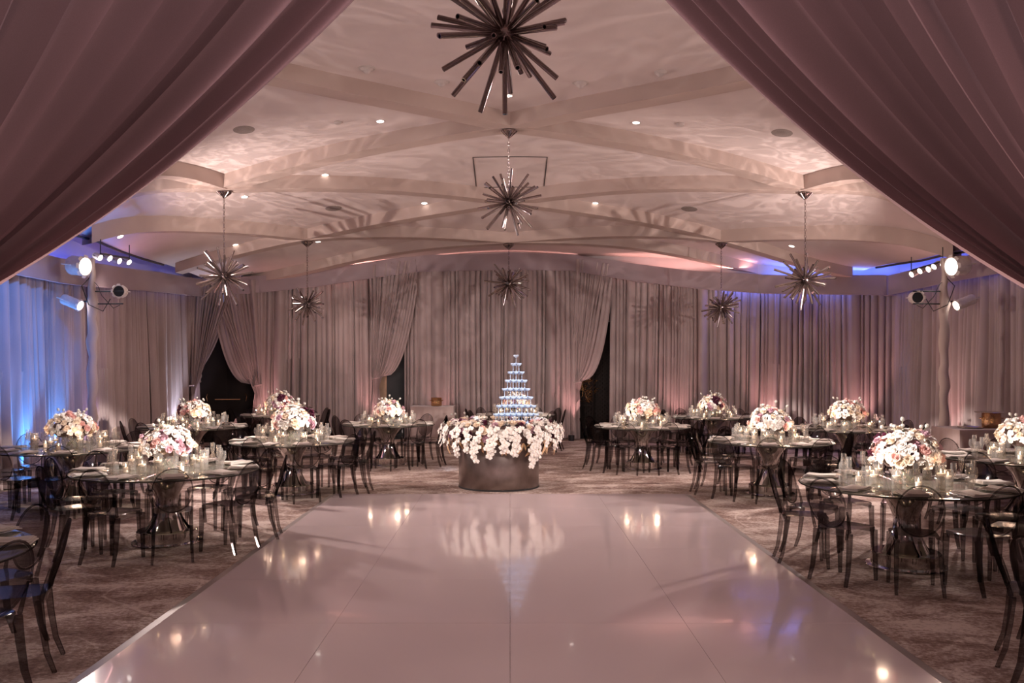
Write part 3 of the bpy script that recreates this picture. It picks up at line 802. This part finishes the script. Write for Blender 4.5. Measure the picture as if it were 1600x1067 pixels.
# X, Y, R, chair offset angle, phrase, centrepiece kind, blossom turn, blossom scale
TABLES = [
 (3.62, 7.96, .93, -111, 'table right of dance floor', 0, 0.3, 1.12),
 (-3.56, 9.04, .93, -65, 'table left of dance floor', 1, 2.0, 1.02),
 (-5.74, 11.4, .93, -70, 'blue-lit leftmost table', 2, 4.0, 1.05),
 (-3.12, 12.5, .88, -66, 'second table left of dance floor', 0, 4.6, 1.15),
 (-5.60, 15.4, .93, -80, 'table before brass-barred doorway', 2, 5.5, 1.05),
 (-5.00, 18.9, .85, -75, 'back left table by curtain', 0, 3.2, 1.1),
 (-2.25, 16.1, .85, -88, 'table left of metal drum', 0, .4, 1.0),
 (.12, 18.9, .85, -80, 'table behind champagne tower', 1, 1.0, 1.1),
 (2.35, 15.5, .85, -110, 'table right of metal drum', 2, 2.6, 1.08),
 (4.24, 18.2, .85, -100, 'back right table by curtain', 0, 2.9, 1.05),
 (3.72, 12.45, .88, -108, 'second table right of dance floor', 0, 5.6, 1.08),
 (5.78, 14.9, .93, -100, 'table before right corner curtain', 2, 3.6, 1.1),
 (6.04, 10.2, .93, -108, 'rightmost table before the buffet', 2, 3.0, 1.05),
 (-3.75, 4.95, .93, 23, 'nearest table at left edge', None, 0, 1),
 (3.95, 4.90, .93, 149, 'nearest table at right edge', None, 0, 1),
]
def inview(x, y, m=60):
    if y < 1.5: return False
    px = CX + x / y * F; return -m < px < 1600 + m
q = random.Random(21)
for ti, (tx, ty, R_, off, ph, ck, cr_, cs) in enumerate(TABLES):
    far = ty > 14
    place(TB[R_], 'round glass-topped table with chrome base, the ' + ph, (tx, ty, 0), rz=q.uniform(0, 1.5), group='round banquet tables')
    ch = []
    for k in range(10):
        a = math.radians(off + 36 * k) + q.uniform(-.03, .03); rr = R_ - .08 + q.uniform(-.01, .06)
        if ck is None: rr = R_ - .13
        ch.append((tx + rr * math.cos(a), ty + rr * math.sin(a), a))
    # side relative to the sight line towards the table
    sd = {'left': [], 'right': []}
    for c in ch:
        sd['left' if c[0] * ty - c[1] * tx < 0 else 'right'].append(c)
    for side, lst in sd.items():
        lst.sort(key=lambda c: math.hypot(c[0], c[1])); m = len(lst)
        for i, (x, y, a) in enumerate(lst):
            if not inview(x, y, 90): continue
            o_ = ORD[4] if i == m - 1 else (ORD[i] if i < 4 else 'fifth nearest')
            place(chair, 'smoked acrylic chair, %s on %s side of %s' % (o_, side, ph), (x, y, 0), a + PI / 2 + q.uniform(-.10, .10), 'smoked oval-back chairs at the ' + ph)
    # settings
    seats = {}
    for side in ('left', 'right'):
        ks = [k for k in range(10) if (((tx + math.cos(math.radians(off + 36 * k))) * ty - (ty + math.sin(math.radians(off + 36 * k))) * tx < 0) == (side == 'left'))]
        ks.sort(key=lambda k: math.hypot(tx + math.cos(math.radians(off + 36 * k)), ty + math.sin(math.radians(off + 36 * k))))
        for i, k in enumerate(ks): seats[k] = '%s %s seat' % (ORD[4] if i == len(ks) - 1 else (ORD[i] if i < 4 else 'fifth nearest'), side)
    for k in range(10):
        a = math.radians(off + 36 * k); se = seats[k]
        def at(rad, da=0.0, z=.7505): return (tx + rad * math.cos(a + da), ty + rad * math.sin(a + da), z)
        if not inview(*at(R_ - .2)[:2], 30): continue
        place(plate, 'charger plate at %s, ' % se + ph, at(R_ - .175), a, 'charger plates on the ' + ph)
        place(napkin, 'folded napkin at %s, ' % se + ph, at(R_ - .16), a + PI / 2 + q.uniform(-.2, .2), 'napkins on the ' + ph)
        if ck is None: continue
        place(flute, 'champagne flute at %s, ' % se + ph, at(R_ - .40 + q.uniform(-.02, .02), .09), a, 'champagne flutes on the ' + ph)
        place(wine, 'stemmed wine glass at %s, ' % se + ph, at(R_ - .37, -.03 + q.uniform(-.02, .02)), a, 'wine glasses on the ' + ph)
        place(tumbler, 'water tumbler at %s, ' % se + ph, at(R_ - .38, -.17), a, 'water tumblers on the ' + ph)
        if ty < 13:
            place(knife, 'table knife at %s, ' % se + ph, at(R_ - .14, .20), a + PI / 2, 'knives on the ' + ph)
            place(fork, 'table fork at %s, ' % se + ph, at(R_ - .14, -.20), a + PI / 2, 'forks on the ' + ph)
    if ck is None: continue
    lab = ('white, blush and burgundy', 'white, blush and mauve', 'white, cream and burgundy')[ck]
    place(CEN[ck], 'low dome of %s blossoms on the %s' % (lab, ph), (tx, ty, .7505), cr_, 'floral centrepieces', cs)
    nC = 11; cand = []
    for k in range(nC):
        a = 2 * PI * k / nC + q.uniform(-.12, .12) + ti; rad = .33 + (.08 if k % 2 else 0) + q.uniform(-.01, .02)
        cand.append((tx + rad * math.cos(a), ty + rad * math.sin(a), k % 3 == 2))
    for side in ('left', 'right'):
        for vt in (True, False):
            ls = sorted([c for c in cand if c[2] == vt and ((c[0] * ty - c[1] * tx < 0) == (side == 'left'))], key=lambda c: math.hypot(c[0], c[1]))
            for i, c in enumerate(ls):
                o_ = 'farthest' if (i == len(ls) - 1 and i) else ORD[min(i, 3)]
                if vt: place(VC, '%s votive candle %s of blossoms, %s' % (o_, side, ph), (c[0], c[1], .7505), 0, 'votives on the ' + ph)
                else: place(FC[q.choice((0, 0, 1, 2))], '%s floating candle %s of blossoms, %s' % (o_, side, ph), (c[0], c[1], .7505), 0, 'floating candles on the ' + ph)
    for k in range(4):
        a = PI / 2 * k + .6
        point('candle_glow', (tx + .37 * math.cos(a), ty + .37 * math.sin(a), .98), 1.0, (1, .68, .48), .05)
    # crossing pin spots from the lighting tree on the far side
    tr = RT if tx < 0.3 else LT
    dd = math.dist((tr[0], tr[1]), (tx, ty)); ang = 2 * math.degrees(math.atan(.62 / dd)) * 1.5
    if ti == 2: tr = LT; dd = 3.5; ang = 26
    pw = {0: 9500, 1: 11000, 2: 3500, 3: 6000, 10: 6000}.get(ti, 4200) * (dd / 9) ** 2
    spot('pin_spot', (tr[0] * .86, tr[1] - .9, 3.6), (tx, ty, .95), pw, (1, .90, .83), ang * .66, .7, .10)

    if ty < 17:
        fx, fy, fz = (4.6 if tx < 0 else -4.6), max(3.6, ty - 6.5), 4.4; d2 = math.dist((fx, fy, fz), (tx, ty, .95))
        spot('pin_spot', (fx, fy, fz), (tx, ty, 1.0), pw / (dd / 9) ** 2 * (d2 / 9) ** 2 * .75, (1, .90, .84), 2 * math.degrees(math.atan(.5 / d2)), .8, .10)  # front spots added to brighten the blossoms' near side

# ------------------------------------------------------------------ drum with the champagne tower
DX, DY = -.17, 13.2; DZ = .86
dr = thing('metal_drum_pedestal', 'round brushed bronze metal drum under the champagne tower', 'pedestal', (DX, DY, 0))
b = MB(); b.lathe([(.60, 0), (.605, .01), (.605, .84), (.60, .85)], 64); ob('drum_shell', b.mesh('drum_shell', 'drum'), dr)
b = MB(); b.lathe([(0, .845), (.60, .845), (.66, .846), (.66, DZ), (0, DZ)], 64); ob('mirror_top', b.mesh('mirror_top', 'chrome'), dr)
b = MB(); b.lathe([(.607, 0), (.612, .0), (.612, .02), (.607, .022)], 64); ob('foot_ring', b.mesh('foot_ring', 'black'), dr)
b = MB(); b.lathe([(0, 0), (.026, .0), (.027, .003), (.005, .008), (.0035, .02), (.0035, .075), (.010, .082), (.030, .092), (.041, .108), (.043, .125), (.0415, .125), (.039, .109), (.028, .094), (.006, .086)], 12)
b.lathe([(0, .117), (.0405, .117)], 12, 1)
coupe = one('champagne_coupe', b.mesh('champagne_coupe', ['tower', 'drink']), 'glass')
tX, tY = .09, 13.15; NL = 9; sp = .0865
for lv in range(NL):
    n = NL - lv; z = DZ + .001 + lv * .1255
    for i in range(n):
        for j in range(n - i):
            oc = ('first', 'second', 'third', 'fourth', 'fifth', 'sixth', 'seventh', 'eighth', 'ninth')
            lb = 'single coupe at the very top of champagne tower' if n == 1 else 'blue-lit coupe, %s from left in %s row, %s tier of champagne tower' % (oc[j], 'front' if i == 0 else oc[i], oc[n - 1])
            place(coupe, lb, (tX + (j - (n - 1 - i) / 2) * sp, tY - (n - 1) * sp * .289 + i * sp * .866, z), 0, 'champagne tower coupes')
# garland
gq = random.Random(4)
gar = thing('cascading_garland', 'thick garland of white orchids, mauve roses and gold leaves around drum top', 'flower arrangement', (DX + .03, DY, 0))
b = MB(); b.lathe([(.50, .86), (.56, .97), (.72, .95), (.80, .82), (.72, .72), (.62, .70)], 40); ob('foliage_base', b.mesh('foliage_base', 'brown_leaf'), gar)
def put(me, nm, a, r, z, d, sc, roll=0): ob(nm, me, gar, (r * math.cos(a), r * math.sin(a), z), orient(d, roll), sc)
nr = 0
for i in range(200):
    a = gq.uniform(0, 2 * PI); ph_ = gq.uniform(-.35, 1.9)
    if math.sin(a) > .2 and gq.random() < .4: continue
    r = .64 + .20 * math.cos(ph_) + gq.uniform(-.03, .03); z = .83 + .17 * math.sin(ph_); d = (math.cos(a) * math.cos(ph_), math.sin(a) * math.cos(ph_), math.sin(ph_) + .1)
    kd = gq.choice(['white', 'white', 'white', 'cream', 'cream', 'mauve', 'blush', 'white', 'burgundy'])
    put(gq.choice(ROSE[kd]), 'rose', a, r, z, d, gq.uniform(.045, .07), gq.uniform(0, 6))
# orchid strands hanging
STR = [(-2.95, .34), (-2.65, .30), (-2.35, .44), (-2.12, .38), (-1.98, .52), (-1.72, .46), (-1.5, .38), (-1.33, .42), (-1.02, .62), (-.95, .5), (-.72, .30), (-.5, .36), (-.3, .30), (-.12, .26), (.3, .2), (2.9, .25), (1.4, .2), (2.2, .2)]
for a0, L_ in STR:
    m_ = int(L_ / .05) + 2
    for j in range(int(m_ * 1.7)):
        t = j / (m_ * 1.7); dz = L_ * t * .95; rr = .86 + .05 * math.sin(t * PI) + (.03 if t < .3 else 0) + gq.uniform(-.02, .02)
        if abs(math.cos(a0)) > .7: rr += .02
        a = a0 + gq.uniform(-.085, .085) * (1.3 - t)
        put(ORCH, 'orchid', a, rr, .93 - dz - (.0 if t else 0), (math.cos(a), math.sin(a), .15 + gq.uniform(-.25, .25)), gq.uniform(.042, .058), gq.uniform(-.9, .9))
for i in range(84):
    a = -PI + (i // 7 + .5) * PI / 12 + gq.uniform(-.06, .06); L_ = gq.uniform(.13, .26)
    o = ob('leaf', GLEAF if i % 3 else BLEAF, gar, ((.80 + gq.uniform(0, .06)) * math.cos(a), (.80 + gq.uniform(0, .06)) * math.sin(a), gq.uniform(.70, .84)), (gq.uniform(-.3, .4), gq.uniform(-.7, .7), a + PI / 2), (L_ * .75, L_, L_))
for i in range(14):
    a = gq.uniform(-PI, PI); d = Vector((math.cos(a) * .5, math.sin(a) * .5, 1)).normalized()
    ob('seed_pod', POD, gar, (.68 * math.cos(a), .68 * math.sin(a), .95), orient(d), (.12, .12, .15))
spot('tower_light', (1.6, 9.2, 4.6), (tX, tY, 1.3), 2200, (.62, .78, 1.0), 12, .6, .05)
spot('tower_light', (-2.4, 8.5, 4.6), (DX, DY - .3, .8), 750, (1, .86, .76), 20, .8, .05)

# ------------------------------------------------------------------ sputnik chandeliers
def chandelier(label, cx, cy, cz_, top, size, seed, n=52):
    q = random.Random(seed); r = thing('starburst_chandelier', label, 'chandelier', (cx, cy, cz_), 0, 'starburst chandeliers')
    k = size / 2
    b = MB(); b.lathe([(0, -.08), (.05, -.066), (.075, -.03), (.08, 0), (.075, .03), (.05, .066), (0, .08)], 18); ob('hub', b.mesh('hub', 'nickel'), r)
    g = []
    for i in range(n):
        z = 1 - (i + .5) * 2 / n; a = i * 2.39996 + q.uniform(-.25, .25); z = max(-1, min(1, z + q.uniform(-.05, .05))); s = math.sqrt(1 - z * z)
        g.append(Vector((s * math.cos(a), s * math.sin(a), z)))
    for i, d in enumerate(g):
        if d.z > .93: continue
        L_ = k * q.choice((.98, .92, .85, .72, .6, .5)) * q.uniform(.93, 1.03); rr = .0185
        b = MB(); m = 9; ns = m
        b.lathe([(rr, .05), (rr, L_), (rr * .74, L_)], m); b.lathe([(rr * .74, L_), (rr * .74, L_ - .03), (0, L_ - .03)], m, 1)
        ob('tube', b.mesh('tube', ['nickel', 'bore']), r, (0, 0, 0), orient(d))
    if top:
        h = top - cz_
        b = MB(); b.lathe([(0, h), (.11, h), (.125, h - .02), (.10, h - .045), (.05, h - .07), (.02, h - .12), (0, h - .13)], 20)
        for j in range(10):
            a = 2 * PI * j / 10; b.tube([(.02 * math.cos(a), .02 * math.sin(a), h - .11), (.09 * math.cos(a), .09 * math.sin(a), h - .05), (.125 * math.cos(a), .125 * math.sin(a), h - .02)], .008, 4)
        ob('canopy', b.mesh('canopy', 'nickel'), r)
        b = MB(); z = h - .12; j = 0
        while z > .08:
            pts = []
            for t in range(10):
                a = 2 * PI * t / 10; u, w = .014 * math.cos(a), .032 * math.sin(a)
                pts.append((u if j % 2 else 0, 0 if j % 2 else u, z - .032 + w))
            b.tube(pts, .0045, 4, closed=True); z -= .054; j += 1
        ob('chain', b.mesh('chain', 'nickel'), r)
    return r
def ch_at(label, px, py, D, topy, size, seed):
    p = P(px, py, D); top = gz(p.x, p.y) + .0 if topy else None
    chandelier(label, p.x, p.y, p.z, top, size, seed)
ch_at('largest and nearest starburst chandelier, cut by the top of the picture', 789, 52, 5.9, 1, 1.16, 1)
ch_at('starburst chandelier on the centre line, second nearest, before ceiling hatch', 795, 316, 13.2, 1, 1.12, 2)
ch_at('hindmost centre starburst chandelier, above the champagne tower', 795, 443, 19.1, 1, 1.14, 3)
ch_at('larger starburst chandelier on the left, beside the lighting pole', 350, 432, 14.7, 1, 1.14, 4)
ch_at('smaller starburst chandelier on the left, before sloping valance', 480, 475, 18.2, 1, .96, 5)
ch_at('larger starburst chandelier on the right, near blue cove', 1258, 437, 14.7, 1, 1.10, 6)
ch_at('smaller starburst chandelier on the right, before back curtain', 1127, 480, 18.2, 1, .90, 7)

# ------------------------------------------------------------------ ceiling fittings
b = MB(); b.lathe([(.055, -.006), (.075, -.008), (.08, 0)], 18); fr_me = b.mesh('trim_ring', 'detector')
b = MB(); b.lathe([(0, -.003), (.055, -.004)], 18); len_me = b.mesh('lamp', 'lenssoft')
DL = [(794, 149), (594, 189), (994, 191), (312, 265), (508, 273), (1103, 278), (1298, 272), (188, 369), (368, 382), (592, 357), (663, 317), (497, 377), (1229, 312), (382, 307), (1237, 384), (1399, 372), (1013, 358), (930, 317), (1062, 408), (893, 379), (697, 379), (542, 405), (462, 357), (1143, 360)]
def slope_rot(x, y):
    e = .05; return orient((-(cz(x + e, y) - cz(x - e, y)) / (2 * e), -(cz(x, y + e) - cz(x, y - e)) / (2 * e), 1))
DL.sort(key=lambda t: t[1]); OC = ('first', 'second', 'third', 'fourth', 'fifth', 'sixth', 'seventh', 'eighth', 'ninth', 'tenth', 'eleventh', 'twelfth', 'thirteenth', 'fourteenth'); cnt = {'left': 0, 'right': 0}
for i, (x, y) in enumerate(DL):
    if abs(x - 797) < 20: dlab = 'recessed downlight on the centre line below nearest chandelier'
    else:
        sd_ = 'left' if x < 797 else 'right'; dlab = 'recessed downlight, %s from the front in the %s half of ceiling' % (OC[cnt[sd_]], sd_); cnt[sd_] += 1
    p = ceil_hit(x, y)
    r = thing('recessed_downlight', dlab, 'downlight', (p.x, p.y, p.z - .004), 0, 'recessed ceiling downlights')
    r.rotation_euler = slope_rot(p.x, p.y)
    ob('trim_ring', fr_me, r); ob('lamp', len_me, r)
    spot('downlight_beam', (p.x, p.y, p.z - .28), (p.x, p.y, 0), 60, (1, .78, .68), 80, 1.0, .05)
b = MB(); b.lathe([(0, -.012), (.14, -.012), (.155, -.008), (.16, 0)], 24); sp_me = b.mesh('ceiling_speaker', 'vent')
for i, (x, y, l) in enumerate(((381, 202, 'dark round ceiling speaker near left drape edge'), (1222, 207, 'dark round ceiling speaker near right drape edge'), (521, 325, 'round ceiling speaker behind larger left chandelier'), (1077, 326, 'round ceiling speaker between right side chandeliers'))):
    p = ceil_hit(x, y); o = ob('ceiling_speaker', sp_me, None, (p.x, p.y, p.z - .002), slope_rot(p.x, p.y)); tag(o, l, 'speaker')
b = MB(); b.lathe([(0, -.07), (.02, -.07), (.045, -.045), (.05, -.03), (.075, -.02), (.085, -.004), (.11, -.004), (.115, 0)], 20); dt_me = b.mesh('eyeball_fitting', 'detector')
for x, y, l in ((573, 107, 'eyeball ceiling fitting nearest the left drape'), (690, 128, 'eyeball ceiling fitting just left of nearest chandelier'), (907, 130, 'eyeball ceiling fitting just right of nearest chandelier'), (1032, 112, 'eyeball ceiling fitting nearest the right drape')):
    p = ceil_hit(x, y); o = ob('ceiling_fitting', dt_me, None, (p.x, p.y, p.z), slope_rot(p.x, p.y)); tag(o, l, 'ceiling fitting')
b = MB(); b.lathe([(0, -.03), (.04, -.03), (.055, -.02), (.06, 0)], 16); sd_me = b.mesh('smoke_detector', 'detector')
for x, y, l in ((528, 190, 'flat smoke detector beside the left front rib'), (1063, 193, 'flat smoke detector beside the right front rib'), (508, 351, 'smoke detector near the smaller left chandelier'), (1098, 357, 'smoke detector near the smaller right chandelier')):
    p = ceil_hit(x, y); o = ob('smoke_detector', sd_me, None, (p.x, p.y, p.z), slope_rot(p.x, p.y), 1.1); tag(o, l, 'smoke detector')

# ------------------------------------------------------------------ lighting trees
def tree(tx, ty, sg, side):
    r = thing('lighting_pole', 'fabric-wrapped lighting pole at the %s wall' % side, 'pole', (tx, ty, 0))
    v = MB(); n = 10; pts = []; rs = []
    for i in range(30):
        z = .02 + i * .122; pts.append((.012 * math.sin(i * 1.7), .012 * math.cos(i * 2.3), z)); rs.append(.072 + .012 * math.sin(i * 1.1) - (.02 if z > 2.6 else 0) + (.035 if 2.65 < z < 2.9 else 0))
    v.tube(pts, rs, 10); ob('wrapped_sleeve', v.mesh('wrapped_sleeve', 'sleeve'), r)
    v = MB(); v.lathe([(0, 0), (.30, 0), (.30, .02), (.05, .04), (0, .04)], 24); ob('base', v.mesh('base', 'black'), r)
    v = MB()
    for z, x0, x1 in ((3.02, 0, -sg * .52), (2.82, 0, -sg * .52), (2.86, 0, sg * .25)): v.tube([(x0, 0, z), (x1, -.05, z)], .012, 6)
    v.tube([(0, .02, 3.3), (sg * .12, -.1, 3.1), (0, -.12, 2.8), (-sg * .2, -.06, 2.7), (-sg * .3, -.02, 2.9)], .008, 5)
    v.tube([(0, .02, 3.2), (-sg * .14, -.1, 3.1), (-sg * .18, -.06, 2.95), (-sg * .35, -.02, 2.75), (-sg * .45, -.02, 2.8)], .006, 5)
    ob('crossbar', v.mesh('crossbar', 'black'), r)
    def can(label, loc, dirv, rad, ln, lens, name='spotlight'):
        t = thing(name, label, 'spotlight', Vector((tx, ty, 0)) + Vector(loc)); t.rotation_euler = orient(dirv)
        v = MB(); v.lathe([(0, -ln - .02), (rad * .55, -ln - .015), (rad * .92, -ln), (rad, -ln * .9), (rad * .97, -ln * .6), (rad, -ln * .2), (rad, 0), (rad * .9, 0), (rad * .86, -.03)], 20); ob('housing', v.mesh('housing', 'fixture'), t)
        v = MB(); v.lathe([(0, -.025), (rad * .86, -.03)], 20); ob('lens', v.mesh('lens', lens), t)
        v = MB(); v.tube([(rad * 1.05, 0, -ln * .5), (rad * 1.1, 0, -ln * .5 - .01), (rad * 1.1, .0, -ln * 1.15), (-rad * 1.1, 0, -ln * 1.15), (-rad * 1.1, 0, -ln * .5 - .01), (-rad * 1.05, 0, -ln * .5)], .01, 5); ob('yoke', v.mesh('yoke', 'fixture'), t)
        if rad > .08:
            v = MB()
            for k in range(8):
                a = 2 * PI * k / 8; v.add([(rad * math.cos(a - .3), rad * math.sin(a - .3), 0), (rad * math.cos(a + .3), rad * math.sin(a + .3), 0), (rad * 1.22 * math.cos(a + .2), rad * 1.22 * math.sin(a + .2), -.02), (rad * 1.22 * math.cos(a - .2), rad * 1.22 * math.sin(a - .2), -.02)], [(0, 1, 2, 3)])
            ob('lens_collar', v.mesh('lens_collar', 'fixture'), t)
        return t
    can('large lit round spotlight at the top of the %s pole' % side, (sg * .02, -.18, 3.40), (-sg * .96, -.24, -.12), .155, .27, 'lens')
    can('round spotlight with black face on crossbar of %s pole' % side, (-sg * .44, -.05, 2.92) if sg > 0 else (-sg * .44, -.05, 3.02), (-sg * .12, -1, -.05), .10, .2, 'bore')
    can('peach-lit lower spotlight hung on the %s pole' % side, (sg * .12, -.14, 2.78), (-sg * .93, -.12, -.36), .085, .32, 'lenssoft')
    return can
can = tree(LT[0], LT[1], -1, 'left')
can2 = tree(RT[0], RT[1], 1, 'right')
def head_row(pts, side, sg):
    xs_ = [P(*p) for p in pts]
    tr_ = thing('lighting_track', 'short overhead bar carrying the %s row of small spotlights' % side, 'lighting bar', xs_[0])
    a, c = xs_[0], xs_[-1]
    v = MB(); v.tube([(0, 0, .07), tuple(c - a + Vector((0, 0, .07)))], .016, 6); ob('bar', v.mesh('bar', 'black'), tr_)
    v = MB(); v.tube([(0, 0, .07), (0, 0, .3)], .008, 5); v.tube([tuple(c - a + Vector((0, 0, .07))), tuple(c - a + Vector((0, 0, .3)))], .008, 5); ob('hanger', v.mesh('hanger', 'black'), tr_)
    for i, p in enumerate(xs_):
        q_ = random.Random(i); d = Vector((-sg * (.9 + q_.uniform(-.2, .1)), -.28, -.5 + q_.uniform(-.1, .1)))
        t = thing('small_spotlight', '%s small lit spotlight along the %s overhead bar' % (('first', 'second', 'third', 'fourth', 'fifth')[i], side), 'spotlight', p); t.rotation_euler = orient(d)
        v = MB(); v.lathe([(0, -.14), (.038, -.14), (.05, -.12), (.055, 0), (.048, 0)], 14); ob('housing', v.mesh('housing', 'fixture'), t)
        v = MB(); v.lathe([(0, -.005), (.048, -.006)], 14); ob('lens', v.mesh('lens', 'lens'), t)
        v = MB(); v.tube([(.055, 0, -.06), (.06, 0, -.10), (0, 0, -.17), (-.06, 0, -.10), (-.055, 0, -.06)], .006, 5); ob('bracket', v.mesh('bracket', 'black'), t)
head_row([(157, 403, 13.9), (172, 404, 14.2), (187, 408, 14.5), (202, 410, 14.9), (133, 399, 13.6)][:4], 'left', -1)
head_row([(1424, 429, 14.8), (1437, 424, 14.6), (1450, 421, 14.4), (1459, 417, 14.3), (1473, 415, 14.1)], 'right', 1)

# ------------------------------------------------------------------ uplights along the curtains
def uplight(px, off, col, power, lens, label, top=2.6, deg=60):
    s = s_at(px); x, y = wall_pt(s, off); tx_, ty_ = wall_pt(s, .12)
    r = thing('floor_uplight', label, 'uplight', (x, y, 0))
    v = MB(); v.lathe([(0, 0), (.07, 0), (.075, .02), (.075, .13), (.065, .14), (.06, .12)], 16); ob('housing', v.mesh('housing', 'black'), r)
    v = MB(); v.lathe([(0, .118), (.06, .12)], 16); ob('lens', v.mesh('lens', lens), r)
    spot('uplight_beam', (x, y, .18), (tx_, ty_, top), power, col, deg, .8, .04)
for px, pw, l in ((415, 95, 'pink uplight at curtain right of brass-barred doorway'), (582, 60, 'pink uplight beside black opening'), (690, 40, 'pink uplight by left small buffet'), (890, 60, 'pink uplight left of textured opening'), (1062, 60, 'pink uplight behind back right tables'),
                 (1203, 85, 'pink uplight left of the right back corner'), (1345, 95, 'pink uplight in right back corner'), (1512, 60, 'pink uplight behind the gold bucket buffet')):
    uplight(px, .62, PINK, pw, 'pinklens', l)
for px, pw, c, l in ((8, 380, (.05, .30, 1), 'blue uplight at the left picture edge curtain'), (62, 260, (.05, .30, 1), 'blue uplight between leftmost table and wall'), (115, 80, (.45, .3, 1), 'violet uplight before the left lighting pole'), (253, 200, PALE, 'pale blue uplight left of brass-barred doorway'), (285, 60, (.8, .7, 1), 'pale violet uplight beside tied curtain')):
    uplight(px, .42, c, pw, 'bluelens', l)
# blue light in the side coves and behind the right valance; pink strips added to brighten the vault's edges
area('cove_light', (-7.42, 13.5, 3.45), (-7.42, 13.5, 5), 70, (.08, .13, 1), .12, 13)
area('cove_light', (7.95, 13.0, 3.5), (7.95, 13.0, 5), 110, (.08, .15, 1), .12, 11)
area('vault_edge_fill', (-7.22, 16.0, 3.60), (-5.2, 16.0, 4.55), 26, (1, .50, .46), .1, 9)
area('vault_edge_fill', (7.62, 15.0, 3.60), (5.6, 15.0, 4.55), 20, (1, .52, .50), .1, 6)
spot('blue_fill', (-4.6, 9.5, 4.6), (-7.5, 12.9, 2.3), 1200, (.04, .26, 1), 34, .9, .05)  # overhead blue fill, added to carry the blue up the curtain
spot('blue_fill', (-7.2, 6.5, 4.2), (-6.3, 9.6, .3), 420, (.05, .25, 1), 70, .9, .05)  # second added fill, spreading blue over the carpet at the left
for (px0, px1, pw, c, up) in ((420, 640, 14, (1, .5, .45), 1), (655, 900, 2.5, (1, .5, .45), 1), (960, 1180, 14, (1, .5, .45), 1), (1195, 1395, 22, (.1, .2, 1), 1), (1130, 1330, 18, (.1, .18, 1), -1)):
    s0, s1 = s_at(px0), s_at(px1); sm = (s0 + s1) / 2; x, y = wall_pt(sm, .22)
    z = vtop(sm) - .05 if up > 0 else vtop(sm) - .18
    a = wall_pt(s0, .22); c2 = wall_pt(s1, .22)
    o = area('valance_light', (x, y, z), (x, y, z + up), pw, c, .1, (s1 - s0));  # the pink upward strips are added fill for the vault
    o.rotation_euler = (PI if up > 0 else 0, 0, math.atan2(c2[1] - a[1], c2[0] - a[0]) + PI / 2)

# ------------------------------------------------------------------ side buffets
def buffet(label, x0, x1, y0, y1, h, rz=0):
    cx_, cy_ = (x0 + x1) / 2, (y0 + y1) / 2; r = thing('draped_buffet', label, 'table', (cx_, cy_, 0), rz)
    w, d = (x1 - x0) / 2, (y1 - y0) / 2; v = []; f = []; path = []
    per = [(-w, -d), (w, -d), (w, d), (-w, d)]; N_ = 0
    for i in range(4):
        a, c = per[i], per[(i + 1) % 4]; L_ = math.dist(a, c); k = int(L_ / .03)
        nx_, ny_ = (c[1] - a[1]) / L_, -(c[0] - a[0]) / L_
        for j in range(k): path.append((a[0] + (c[0] - a[0]) * j / k, a[1] + (c[1] - a[1]) * j / k, nx_, ny_, j * .03 + i))
    n = len(path)
    for t in (0, .5, .93, 1):
        for (x, y, nx_, ny_, s) in path:
            o_ = (.03 * math.sin(s * 24) + .015 * math.sin(s * 47)) * (1 - t) + .01; v.append((x + nx_ * o_, y + ny_ * o_, .01 + (h - .01) * t))
    for j in range(3):
        for i in range(n): f.append((j * n + i, j * n + (i + 1) % n, (j + 1) * n + (i + 1) % n, (j + 1) * n + i))
    f.append(tuple(3 * n + i for i in range(n)))
    b = MB(); b.add(v, f); ob('draped_cloth', b.mesh('draped_cloth', 'cloth'), r); return r
buffet('mauve-draped small buffet against the curtain left of the tower', -2.35, -1.35, 20.55, 21.15, .86)
buffet('mauve-draped buffet along the right wall behind the rightmost table', 6.35, 7.75, 12.3, 13.1, .92)
def bucket(label, x, y, z, R_, h, tray=True):
    r = thing('ice_bucket', label, 'bucket', (x, y, z))
    b = MB(); b.lathe([(0, 0), (R_ * .9, 0), (R_ * .97, .02), (R_, h * .5), (R_ * .98, h), (R_ * 1.04, h + .01), (R_ * .94, h), (R_ * .92, .02)], 28); ob('bucket_body', b.mesh('bucket_body', 'copper'), r)
    b = MB()
    for sg in (-1, 1): b.tube([(sg * R_, -.04, h * .7), (sg * (R_ + .03), -.03, h * .7), (sg * (R_ + .03), .03, h * .7), (sg * R_, .04, h * .7)], .007, 5)
    ob('handle', b.mesh('handle', 'copper'), r)
    return r
bucket('gold bucket on the small buffet left of the tower', (682 - CX) / F * 20.8, 20.8, .862, .13, .19)
bucket('larger hammered gold bucket on the right wall buffet', (1549 - CX) / F * 12.7, 12.7, .922, .13, .20)
def tray(label, x, y, z, r_):
    b = MB(); b.lathe([(0, 0), (r_ * .8, 0), (r_, .015), (r_ * .98, .018), (r_ * .8, .006), (0, .006)], 32); o = ob('serving_tray', b.mesh('serving_tray', 'silver'), None, (x, y, z)); tag(o, label, 'tray')
tray('round tray left of the larger gold bucket on right buffet', 6.68, 12.65, .922, .17)
tray('round silver lid tray lying across top of the larger gold bucket', (1548 - CX) / F * 12.7, 12.7, 1.134, .22)

# remove prototypes that were never placed
for o in list(bpy.data.objects):
    if o.parent is None and o.get('label') == 'x' or (o.parent is None and o.get('category') and not o.get('label')):
        for c in list(o.children_recursive): bpy.data.objects.remove(c)
        bpy.data.objects.remove(o)
